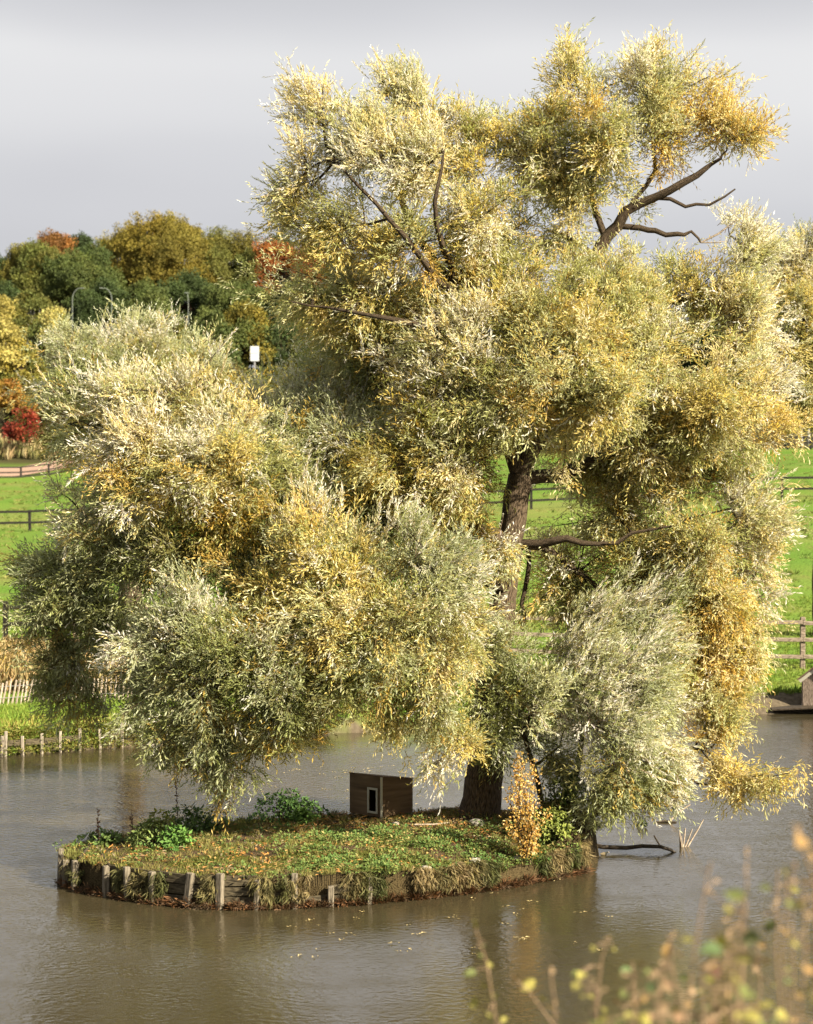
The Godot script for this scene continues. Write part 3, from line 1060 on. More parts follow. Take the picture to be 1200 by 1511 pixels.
	# stones and a fallen stick
	var stones := [["small round white stone under the duck house corner", 537.0, 1209.0, 26.6, 0.032], ["white flat stone right of the duck house foot", 584.0, 1210.0, 26.55, 0.045], ["grey stone by the willow foot", 703.0, 1222.0, 26.3, 0.09], ["pale stone low on the bank under the golden sapling", 765.0, 1288.0, 25.0, 0.06], ["flat buff lump added for the pale earth cut in the front bank", 700.0, 1272.0, 24.75, 0.07], ["buff boulder at the front waterline", 628.0, 1300.0, 24.15, 0.06]]  # the flat buff lump stands in for a pale cut in the earth
	for q in stones:
		var p := at(q[1], q[2], q[3])
		var k := isle_inside(p.x, q[3])
		p.y = isle_high(p.x, q[3]) if k < 1.0 else 0.05
		var m := Mesher.new()
		var ring := 12
		for j in 8:
			for i in ring:
				var th := PI * j / 7.0
				var o := Vector3(sin(th) * cos(TAU * i / ring), cos(th), sin(th) * sin(TAU * i / ring))
				var r: float = q[4] * (1.0 + 0.25 * noise.get_noise_3dv(o * 60.0 + p * 50.0))
				m.vert(Vector3(o.x * 1.25, o.y * 0.62, o.z) * r, o)
		for j in 7:
			for i in ring:
				var a := j * ring + i
				var b := j * ring + (i + 1) % ring
				m.tri(a, b, a + ring); m.tri(b, b + ring, a + ring)
		var o1 := put("stone", m.mesh(M.stone))
		o1.position = p + Vector3.UP * q[4] * 0.25
		tag(o1, q[0], "stone", "stones on the island")
	for q in [["pale fallen stick lying behind the duck house", [[612, 1199], [655, 1197], [690, 1193]], 27.3], ["pale fallen stick lying before the willow foot", [[612, 1222], [640, 1224], [664, 1226]], 26.3]]:
		var pts := PackedVector3Array()
		for c in q[1]:
			var p := at(c[0], c[1], q[2])
			p.y = isle_high(p.x, q[2]) + 0.035
			pts.append(p)
		var m := Mesher.new()
		m.tube(pts, PackedFloat32Array([0.014, 0.012, 0.008]), 6)
		tag(put("fallen_stick", m.mesh(M.dead)), q[0], "stick")

func fallen() -> ArrayMesh:
	var m := Mesher.new()
	for i in 4:
		m.col = Color(1, 1, 1) * rr(0.7, 1.2)
		var an := rr(0, TAU)
		m.leaf(Vector3(rr(-0.08, 0.08), rr(0, 0.015), rr(-0.08, 0.08)), Vector3(cos(an), rr(-0.1, 0.35), sin(an)).normalized(), Vector3.UP, rr(0.04, 0.08), rr(0.018, 0.03), 0.3)
	return m.mesh(M.matte_leaf, false)

func build_willows() -> void:
	var T := 27.0
	var limbs := [
		[[706, 1215, T, 0.31], [712, 1180, T, 0.26], [720, 1100, T, 0.24], [732, 960, T, 0.2], [742, 880, T, 0.175], [752, 800, T, 0.17], [762, 730, T, 0.17], [768, 700, T, 0.16]],
		[[768, 704, T, 0.13], [748, 640, T, 0.12], [722, 560, T, 0.11], [700, 475, T, 0.095], [668, 420, T, 0.08], [628, 370, T, 0.06], [592, 300, T, 0.045], [578, 200, T, 0.03], [590, 110, T, 0.012]],
		[[768, 704, T, 0.14], [805, 620, T, 0.12], [835, 500, T, 0.11], [870, 410, T, 0.095], [893, 350, T, 0.085], [925, 315, T - 0.1, 0.07], [965, 291, T - 0.2, 0.055], [1010, 272, T - 0.3, 0.05], [1042, 250, T - 0.3, 0.034], [1060, 234, T - 0.3, 0.02], [1076, 222, T - 0.3, 0.012], [1078, 190, T - 0.3, 0.006]],
		[[905, 335, T, 0.045], [942, 334, T - 0.1, 0.042], [970, 340, T - 0.15, 0.038], [1000, 348, T - 0.2, 0.034], [1020, 345, T - 0.2, 0.02], [1034, 358, T - 0.2, 0.012]],
		[[967, 292, T - 0.2, 0.03], [1010, 302, T - 0.3, 0.025], [1050, 303, T - 0.3, 0.018], [1085, 279, T - 0.3, 0.01]],
		[[893, 350, T, 0.05], [868, 280, T, 0.04], [860, 200, T, 0.03], [870, 110, T, 0.012]],
		[[925, 315, T - 0.1, 0.035], [965, 250, T, 0.028], [962, 190, T, 0.02], [955, 110, T, 0.01]],
		[[692, 450, T - 0.1, 0.06], [645, 410, T - 0.9, 0.045], [598, 345, T - 1.25, 0.035], [530, 280, T - 1.2, 0.022], [482, 215, T - 0.8, 0.01]],
		[[680, 435, T, 0.05], [652, 365, T - 1.0, 0.04], [642, 300, T - 1.3, 0.03], [655, 220, T - 1.0, 0.015]],
		[[700, 475, T, 0.06], [640, 488, T - 0.9, 0.05], [580, 474, T - 1.1, 0.035], [510, 461, T - 1.0, 0.024], [430, 445, T - 0.8, 0.01]],
		[[752, 800, T, 0.12], [645, 770, T - 0.5, 0.1], [500, 745, T - 0.9, 0.08], [380, 740, T - 1.2, 0.06], [260, 710, T - 1.4, 0.04], [190, 650, T - 1.3, 0.02]],
		[[735, 930, T, 0.1], [620, 935, T - 1.0, 0.08], [480, 940, T - 1.7, 0.06], [330, 965, T - 2.0, 0.04], [230, 960, T - 2.1, 0.02]],
		[[380, 742, T - 1.2, 0.05], [280, 820, T - 1.0, 0.04], [160, 850, T - 0.9, 0.025], [70, 900, T - 0.8, 0.012]],
		[[745, 870, T, 0.09], [700, 850, T - 1.2, 0.07], [650, 860, T - 2.2, 0.045], [580, 900, T - 2.6, 0.02]],
		[[752, 810, T, 0.07], [800, 800, T - 0.2, 0.06], [840, 795, T - 0.3, 0.05], [885, 806, T - 0.4, 0.03], [960, 780, T - 0.4, 0.02], [1080, 750, T - 0.4, 0.01]],
		[[770, 806, T, 0.05], [815, 812, T + 0.1, 0.045], [852, 842, T + 0.1, 0.04], [895, 885, T + 0.1, 0.035], [960, 900, T, 0.03], [1045, 960, T, 0.02], [1050, 1060, T - 0.1, 0.012]],
		[[780, 812, T + 0.2, 0.035], [782, 850, T + 0.2, 0.032], [772, 890, T + 0.2, 0.03], [770, 930, T + 0.2, 0.025]],
		[[768, 706, T, 0.1], [830, 700, T + 0.1, 0.09], [930, 655, T + 0.1, 0.07], [1040, 662, T, 0.05], [1120, 620, T, 0.02]],
		[[1040, 662, T, 0.03], [1060, 560, T + 0.2, 0.03], [1080, 460, T + 0.2, 0.02], [1100, 370, T + 0.2, 0.01]],
		[[1050, 1060, T - 0.3, 0.02], [1005, 1130, T - 0.8, 0.018], [1028, 1155, T - 0.8, 0.016], [1070, 1166, T - 0.8, 0.012], [1112, 1150, T - 0.8, 0.006]],
	]
	var lobes := [
		# top left crown
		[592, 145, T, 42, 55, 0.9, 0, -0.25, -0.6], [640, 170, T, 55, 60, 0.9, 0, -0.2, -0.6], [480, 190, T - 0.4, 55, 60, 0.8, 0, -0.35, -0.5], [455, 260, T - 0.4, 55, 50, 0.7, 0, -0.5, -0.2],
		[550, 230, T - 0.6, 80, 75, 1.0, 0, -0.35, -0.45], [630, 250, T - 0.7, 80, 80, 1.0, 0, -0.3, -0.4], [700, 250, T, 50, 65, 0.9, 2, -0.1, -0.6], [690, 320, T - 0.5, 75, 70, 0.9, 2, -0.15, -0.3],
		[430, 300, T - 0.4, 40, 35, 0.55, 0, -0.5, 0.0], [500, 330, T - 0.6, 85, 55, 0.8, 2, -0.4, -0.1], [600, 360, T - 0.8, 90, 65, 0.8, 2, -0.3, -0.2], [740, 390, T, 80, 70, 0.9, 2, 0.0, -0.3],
		[560, 440, T - 0.2, 105, 52, 0.75, 2, -0.2, 0.0], [470, 440, T - 0.3, 55, 45, 0.7, 2, -0.3, 0.1], [640, 470, T, 80, 55, 0.8, 2, -0.1, 0.0], [690, 500, T - 0.9, 70, 50, 0.9, 0, -0.2, -0.3],  # gold palette in this hollow lightens leaves that shade made too dark
		# top right crown
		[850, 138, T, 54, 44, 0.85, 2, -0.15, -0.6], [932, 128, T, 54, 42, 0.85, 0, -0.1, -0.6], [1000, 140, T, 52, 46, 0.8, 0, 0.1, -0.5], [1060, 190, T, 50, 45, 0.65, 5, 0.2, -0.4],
		[832, 190, T, 48, 62, 0.85, 2, -0.2, -0.5], [900, 190, T - 0.4, 75, 65, 0.9, 2, 0.0, -0.4], [980, 210, T, 60, 50, 0.75, 5, 0.1, -0.4], [850, 280, T, 70, 60, 0.85, 2, -0.2, -0.3],
		[818, 340, T, 42, 55, 0.85, 2, -0.1, -0.3],
		[1050, 155, T, 46, 36, 0.7, 5, 0.2, -0.4], [960, 170, T - 0.2, 60, 46, 0.8, 2, 0.0, -0.4], [895, 255, T, 60, 42, 0.8, 2, -0.1, -0.3], [1085, 205, T - 0.2, 26, 26, 0.5, 5, 0.2, -0.3], [800, 250, T, 36, 50, 0.7, 2, -0.2, -0.3],
		# right shoulder
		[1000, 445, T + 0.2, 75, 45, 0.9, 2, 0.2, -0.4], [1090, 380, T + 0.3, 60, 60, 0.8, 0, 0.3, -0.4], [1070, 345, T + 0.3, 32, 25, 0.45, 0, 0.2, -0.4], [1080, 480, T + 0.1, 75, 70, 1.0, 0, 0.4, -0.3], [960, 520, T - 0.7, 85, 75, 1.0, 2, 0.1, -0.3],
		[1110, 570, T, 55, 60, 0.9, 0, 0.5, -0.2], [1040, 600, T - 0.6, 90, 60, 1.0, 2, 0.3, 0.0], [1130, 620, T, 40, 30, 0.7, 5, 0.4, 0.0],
		# middle
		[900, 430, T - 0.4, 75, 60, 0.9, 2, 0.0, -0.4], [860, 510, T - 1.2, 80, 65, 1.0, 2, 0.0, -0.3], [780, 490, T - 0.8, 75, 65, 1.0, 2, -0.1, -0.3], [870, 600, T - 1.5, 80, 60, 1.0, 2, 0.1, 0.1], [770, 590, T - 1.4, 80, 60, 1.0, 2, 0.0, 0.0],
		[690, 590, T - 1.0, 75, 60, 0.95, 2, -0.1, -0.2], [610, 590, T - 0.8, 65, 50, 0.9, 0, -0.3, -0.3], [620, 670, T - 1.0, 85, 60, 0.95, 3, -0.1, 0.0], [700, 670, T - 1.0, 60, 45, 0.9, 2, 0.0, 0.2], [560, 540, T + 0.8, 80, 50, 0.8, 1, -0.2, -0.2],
		[500, 600, T + 1.0, 85, 45, 0.85, 4, -0.2, -0.4], [450, 590, T + 1.2, 50, 40, 0.7, 4, -0.3, -0.4], [460, 690, T + 0.2, 80, 60, 0.85, 1, -0.1, -0.1], [540, 700, T + 0.2, 75, 60, 0.9, 1, 0.0, 0.0], [560, 780, T - 0.2, 70, 50, 0.8, 1, 0.0, 0.1],
		[670, 760, T - 0.4, 55, 40, 0.6, 3, 0.0, 0.2], [742, 800, T - 0.6, 22, 24, 0.9, 2, 0.0, 0.4],
		# fill between the masses
		[520, 510, T + 0.3, 70, 45, 0.9, 2, -0.2, -0.1], [600, 520, T + 0.2, 70, 45, 0.9, 2, -0.2, -0.2], [640, 540, T - 0.5, 60, 45, 0.9, 0, -0.2, -0.3], [420, 640, T + 0.6, 60, 50, 0.9, 4, -0.2, -0.3], [500, 660, T - 0.3, 65, 50, 0.95, 4, -0.2, -0.3], [570, 650, T - 0.6, 60, 50, 0.95, 4, -0.1, -0.2],
		[450, 740, T - 0.8, 65, 45, 0.95, 1, 0.0, 0.0], [530, 760, T - 0.9, 65, 45, 0.95, 1, 0.0, 0.0], [610, 740, T - 0.9, 60, 45, 0.95, 2, 0.0, 0.1], [670, 690, T - 1.2, 60, 40, 0.9, 2, 0.0, 0.1], [390, 820, T - 1.2, 60, 50, 0.95, 1, 0.0, 0.0], [380, 890, T - 1.4, 60, 45, 0.95, 1, 0.0, 0.0],
		[700, 400, T - 0.3, 60, 45, 0.8, 2, -0.1, -0.2], [760, 430, T - 0.5, 60, 45, 0.9, 2, 0.0, -0.3], [830, 420, T - 0.4, 60, 45, 0.9, 2, 0.0, -0.3], [765, 270, T + 0.2, 45, 60, 0.7, 2, 0.0, -0.3], [735, 240, T, 36, 50, 0.7, 2, -0.1, -0.5], [780, 210, T, 26, 36, 0.5, 2, 0.0, -0.5], [760, 340, T, 55, 45, 0.8, 2, 0.0, -0.3],
		[560, 860, T - 1.6, 50, 50, 0.9, 1, 0.0, 0.0],
		[950, 640, T - 0.2, 80, 45, 0.95, 2, 0.1, 0.1], [900, 660, T + 0.6, 60, 35, 0.8, 3, 0.1, 0.1], [1000, 650, T + 0.4, 70, 40, 0.9, 2, 0.2, 0.1],
		# see-through inner right
		[860, 690, T + 0.6, 80, 40, 0.75, 2, 0.0, 0.2], [900, 750, T + 0.6, 90, 50, 0.8, 2, 0.1, 0.1], [960, 700, T + 0.3, 80, 45, 0.6, 2, 0.2, 0.1], [850, 850, T + 0.5, 80, 55, 0.75, 2, 0.0, 0.2], [950, 830, T + 0.1, 80, 60, 0.8, 2, 0.1, 0.1],
		# right side
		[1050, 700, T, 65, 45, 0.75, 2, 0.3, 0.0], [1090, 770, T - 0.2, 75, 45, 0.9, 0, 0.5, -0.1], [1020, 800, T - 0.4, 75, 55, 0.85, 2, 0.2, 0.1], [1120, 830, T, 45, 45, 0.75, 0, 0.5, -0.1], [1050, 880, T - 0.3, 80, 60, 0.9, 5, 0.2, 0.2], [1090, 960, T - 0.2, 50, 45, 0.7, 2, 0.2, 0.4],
		[1030, 970, T - 0.3, 60, 60, 0.85, 5, 0.1, 0.4], [1050, 1040, T - 0.4, 50, 45, 0.75, 2, 0.1, 0.5], [1040, 1100, T - 0.6, 45, 35, 0.6, 5, 0.2, 0.4], [1090, 1140, T - 0.8, 45, 22, 0.55, 5, 0.4, 0.0],
		# left mass
		[175, 605, T - 1.2, 65, 36, 0.85, 0, -0.35, -0.5], [265, 590, T - 1.3, 62, 36, 0.9, 0, -0.2, -0.6], [340, 620, T - 1.4, 50, 40, 0.9, 0, 0.1, -0.6], [220, 650, T - 1.6, 90, 50, 1.0, 0, -0.2, -0.3], [320, 680, T - 1.8, 80, 55, 1.0, 2, 0.0, -0.1], [110, 620, T - 1.0, 50, 40, 0.7, 1, -0.4, -0.3],
		[240, 730, T - 1.7, 90, 50, 0.95, 2, -0.1, 0.0], [340, 760, T - 1.6, 75, 55, 0.95, 3, 0.0, 0.1], [120, 740, T - 1.2, 55, 35, 0.65, 4, -0.5, -0.2], [180, 800, T - 1.4, 80, 50, 0.9, 1, -0.3, 0.0], [270, 830, T - 1.5, 80, 55, 0.95, 1, 0.0, 0.1], [400, 690, T - 1.2, 55, 55, 0.8, 1, 0.1, -0.2],
		[115, 850, T - 1.0, 62, 46, 0.9, 1, -0.4, 0.0], [80, 905, T - 0.9, 38, 45, 0.75, 1, -0.5, 0.0], [150, 920, T - 1.0, 75, 50, 0.9, 1, -0.2, 0.2], [110, 980, T - 0.8, 55, 40, 0.75, 1, -0.2, 0.4], [210, 1010, T - 0.8, 60, 40, 0.75, 1, -0.1, 0.4], [110, 1040, T - 0.7, 35, 25, 0.45, 1, -0.1, 0.7],
		# front left bough
		[220, 950, T - 2.2, 55, 40, 0.9, 4, -0.45, -0.3], [290, 930, T - 2.2, 60, 45, 0.95, 4, -0.2, -0.6], [290, 1010, T - 2.4, 90, 50, 1.0, 1, -0.2, 0.0], [380, 950, T - 2.3, 70, 50, 0.95, 1, 0.0, -0.3], [400, 1020, T - 2.6, 80, 50, 1.0, 1, 0.0, 0.1], [300, 1070, T - 2.2, 80, 36, 0.6, 1, -0.1, 0.4], [400, 1080, T - 2.3, 70, 32, 0.6, 3, 0.0, 0.5],
		[335, 1118, T - 2.0, 65, 28, 0.26, 1, 0.0, 0.5], [270, 1110, T - 2.0, 40, 28, 0.3, 1, -0.2, 0.5], 
		# front centre
		[460, 800, T - 2.0, 55, 40, 0.95, 0, 0.05, -0.7], [430, 870, T - 2.2, 70, 50, 1.0, 2, -0.1, -0.2], [510, 850, T - 2.2, 60, 55, 1.0, 2, 0.0, -0.3], [500, 930, T - 2.6, 75, 55, 1.0, 2, 0.0, 0.1], [560, 990, T - 2.6, 75, 55, 1.0, 1, 0.0, 0.2], [490, 1020, T - 2.6, 65, 50, 0.95, 2, 0.0, 0.3],
		[630, 820, T - 2.4, 65, 40, 1.0, 4, 0.55, -0.45], [640, 880, T - 2.5, 70, 50, 1.0, 4, 0.5, -0.2], [590, 920, T - 2.6, 60, 45, 0.95, 2, 0.1, 0.0], [660, 960, T - 2.4, 60, 50, 0.95, 2, 0.2, 0.1], [650, 1030, T - 2.2, 60, 50, 0.85, 1, 0.1, 0.3], [590, 1045, T - 2.2, 40, 28, 0.6, 2, 0.0, 0.3], [660, 1100, T - 1.8, 50, 40, 0.65, 2, 0.0, 0.4],
		[700, 930, T - 1.4, 40, 45, 0.8, 2, 0.2, 0.0], [715, 975, T - 0.9, 36, 36, 0.8, 1, 0.2, 0.0], [720, 1030, T - 1.0, 45, 45, 0.8, 1, 0.2, 0.1],
		
	]
	var base := Vector3(at(706, 1215, T).x, isle_high(at(706, 1215, T).x, T) - 0.1, -T)
	willow("willow_tree", "large silver and gold willow spreading over the whole island", base, limbs, lobes)
	# bare pale snag among the upper right leaves
	var sn := Mesher.new()
	sn.tube(PackedVector3Array([at(1034, 358, T - 0.2), at(1060, 345, T - 0.25), at(1088, 324, T - 0.3)]), PackedFloat32Array([0.012, 0.014, 0.006]), 6)
	sn.tube(PackedVector3Array([at(1034, 358, T - 0.2), at(1055, 358, T - 0.3), at(1072, 356, T - 0.3)]), PackedFloat32Array([0.01, 0.008, 0.004]), 6)
	var w := get_node("willow_tree")
	var s := put("dead_branch", sn.mesh(M.dead), w)
	s.position = -base
	s.set_meta("label", "bare pale dead branch")

	# willow bush leaning over the water at the right end
	var D := 26.5
	var l2 := [
		[[828, 1232, D, 0.06], [842, 1200, D, 0.055], [850, 1150, D, 0.045], [860, 1060, D, 0.03], [900, 940, D, 0.012]],
		[[828, 1230, D, 0.05], [800, 1180, D - 0.1, 0.04], [770, 1080, D - 0.3, 0.025], [740, 1010, D - 0.3, 0.01]],
		[[828, 1230, D, 0.05], [890, 1180, D - 0.2, 0.04], [930, 1090, D - 0.3, 0.03], [970, 960, D - 0.3, 0.01]],
		[[832, 1225, D, 0.04], [880, 1205, D - 0.5, 0.03], [930, 1180, D - 0.6, 0.015]],
	]
	var b2 := [
		[955, 895, D - 0.4, 42, 30, 0.95, 4, 0.8, -0.55], [890, 920, D - 0.4, 55, 45, 1.0, 4, 0.65, -0.55], [960, 950, D - 0.5, 45, 45, 1.0, 4, 0.7, -0.4], [830, 970, D - 0.5, 55, 45, 0.95, 4, 0.6, -0.5], [900, 1000, D - 0.8, 70, 50, 1.0, 4, 0.65, -0.35],
		[970, 1020, D - 0.5, 45, 50, 0.95, 4, 0.7, -0.2], [800, 1040, D - 0.7, 60, 50, 0.95, 4, 0.5, -0.4], [880, 1070, D - 0.9, 75, 50, 1.0, 4, 0.6, -0.2], [960, 1090, D - 0.6, 50, 45, 0.9, 4, 0.6, -0.1], [745, 1035, D - 0.5, 45, 36, 0.8, 1, 0.4, -0.4],
		[750, 1085, D, 50, 40, 0.7, 1, 0.3, -0.1], [825, 1110, D - 0.1, 50, 36, 0.75, 1, 0.4, 0.0], [900, 1140, D - 0.8, 70, 40, 0.85, 1, 0.5, 0.1], [960, 1140, D - 0.6, 40, 30, 0.7, 4, 0.6, 0.0], [870, 1185, D - 0.7, 50, 25, 0.65, 1, 0.3, 0.5], [930, 1180, D - 0.7, 45, 25, 0.6, 1, 0.5, 0.4],
	]
	var bb := Vector3(at(828, 1232, D).x, isle_high(at(828, 1232, D).x, D) - 0.1, -D)
	willow("willow_bush", "windswept silver green willow bush leaning over the water", bb, l2, b2)

	# far bank willow on the left, behind
	var E := 44.0
	var l3 := [[[190, 1010, E, 0.3], [195, 800, E, 0.22], [190, 640, E, 0.16], [200, 500, E, 0.05]], [[192, 700, E, 0.1], [270, 600, E, 0.07], [330, 540, E, 0.03]], [[192, 720, E, 0.1], [120, 620, E, 0.07], [90, 560, E, 0.03]]]
	var b3 := [
		[130, 515, E, 50, 28, 0.85, 4, -0.3, -0.4], [195, 505, E, 55, 26, 0.9, 4, 0.0, -0.5], [245, 530, E, 45, 30, 0.8, 4, 0.1, -0.4], [170, 550, E - 0.5, 90, 40, 0.9, 1, -0.1, -0.2], [95, 575, E, 40, 35, 0.8, 4, -0.4, -0.2], [305, 555, E, 45, 28, 0.8, 4, 0.2, -0.4], [350, 585, E, 45, 35, 0.8, 3, 0.2, -0.2], [280, 580, E, 80, 45, 0.9, 3, 0.0, 0.0],
		[108, 625, E, 34, 40, 0.8, 3, -0.3, 0.0], [130, 640, E, 60, 50, 0.85, 3, -0.1, 0.0], [200, 660, E, 80, 60, 0.9, 1, 0.0, 0.0], [300, 680, E, 80, 60, 0.9, 1, 0.0, 0.0], [380, 640, E, 50, 60, 0.8, 1, 0.0, 0.0],
	]
	willow("willow_tree", "smaller silvery willow on the far bank behind the big one", on_ground(190, E), l3, b3, 1.15, 6)
	# willow behind at the right edge
	var G := 52.0
	var l4 := [[[1215, 990, G, 0.3], [1215, 800, G, 0.25], [1212, 600, G, 0.15], [1205, 400, G, 0.05]], [[1212, 640, G, 0.1], [1180, 520, G, 0.07], [1165, 420, G, 0.03]]]
	var b4 := [
		[1195, 350, G, 45, 32, 0.8, 1, 0.0, -0.4], [1165, 390, G, 50, 45, 0.9, 0, -0.1, -0.5], [1210, 420, G, 55, 45, 0.9, 0, 0.1, -0.4], [1180, 460, G - 0.5, 60, 45, 0.95, 2, 0.0, -0.2], [1200, 520, G - 0.5, 50, 45, 0.9, 3, 0.0, 0.0], [1160, 520, G, 45, 40, 0.85, 2, 0.0, 0.0], [1185, 575, G - 0.4, 45, 40, 0.85, 2, -0.1, 0.2], [1240, 480, G, 60, 60, 0.8, 2, 0.2, 0.0], [1235, 580, G, 55, 50, 0.8, 2, 0.2, 0.1], [1190, 610, G - 0.4, 35, 22, 0.7, 5, 0.0, 0.3],
	]
	willow("willow_tree", "golden willow cut off by the picture edge behind the big willow", on_ground(1215, G), l4, b4, 1.3, 6)

# ---------------------------------------------------------------- fences and small things on the far side
# posts stand on the ground at the given points; rails run between neighbours at the given heights
func rail_fence(called: String, label: String, pts: Array, high: float, rails: Array, mt: Material, post_r := 0.05, rail_h := 0.045) -> void:
	var o := Vector3(pts[0].x, ground(pts[0].x, -pts[0].z), pts[0].z)
	var root := thing(called, label, "fence", o)
	for i in pts.size():
		var p: Vector3 = pts[i]
		p.y = ground(p.x, -p.z)
		var m := Mesher.new()
		m.box(Vector3(0, high * 0.5 - 0.1, 0), Vector3(post_r, high * 0.5 + 0.1, post_r), Basis(Vector3.UP, rr(-0.1, 0.1)) * Basis(Vector3.BACK, rr(-0.03, 0.03)), 0.01)
		put("post", m.mesh(mt), root).position = p - o
		if i == pts.size() - 1: continue
		var q: Vector3 = pts[i + 1]
		q.y = ground(q.x, -q.z)
		for h in rails:
			var a: Vector3 = p + Vector3.UP * (h + rr(-0.012, 0.012)) + Vector3(0, 0, post_r + 0.02)
			var b: Vector3 = q + Vector3.UP * (h + rr(-0.012, 0.012)) + Vector3(0, 0, post_r + 0.02)
			var x := (b - a).normalized()
			var z := x.cross(Vector3.UP).normalized()
			var r := Mesher.new()
			r.box(Vector3.ZERO, Vector3(a.distance_to(b) * 0.5 - 0.003, rail_h, 0.018), Basis(x, z.cross(x), z), 0.005)
			put("rail", r.mesh(mt), root).position = (a + b) * 0.5 - o

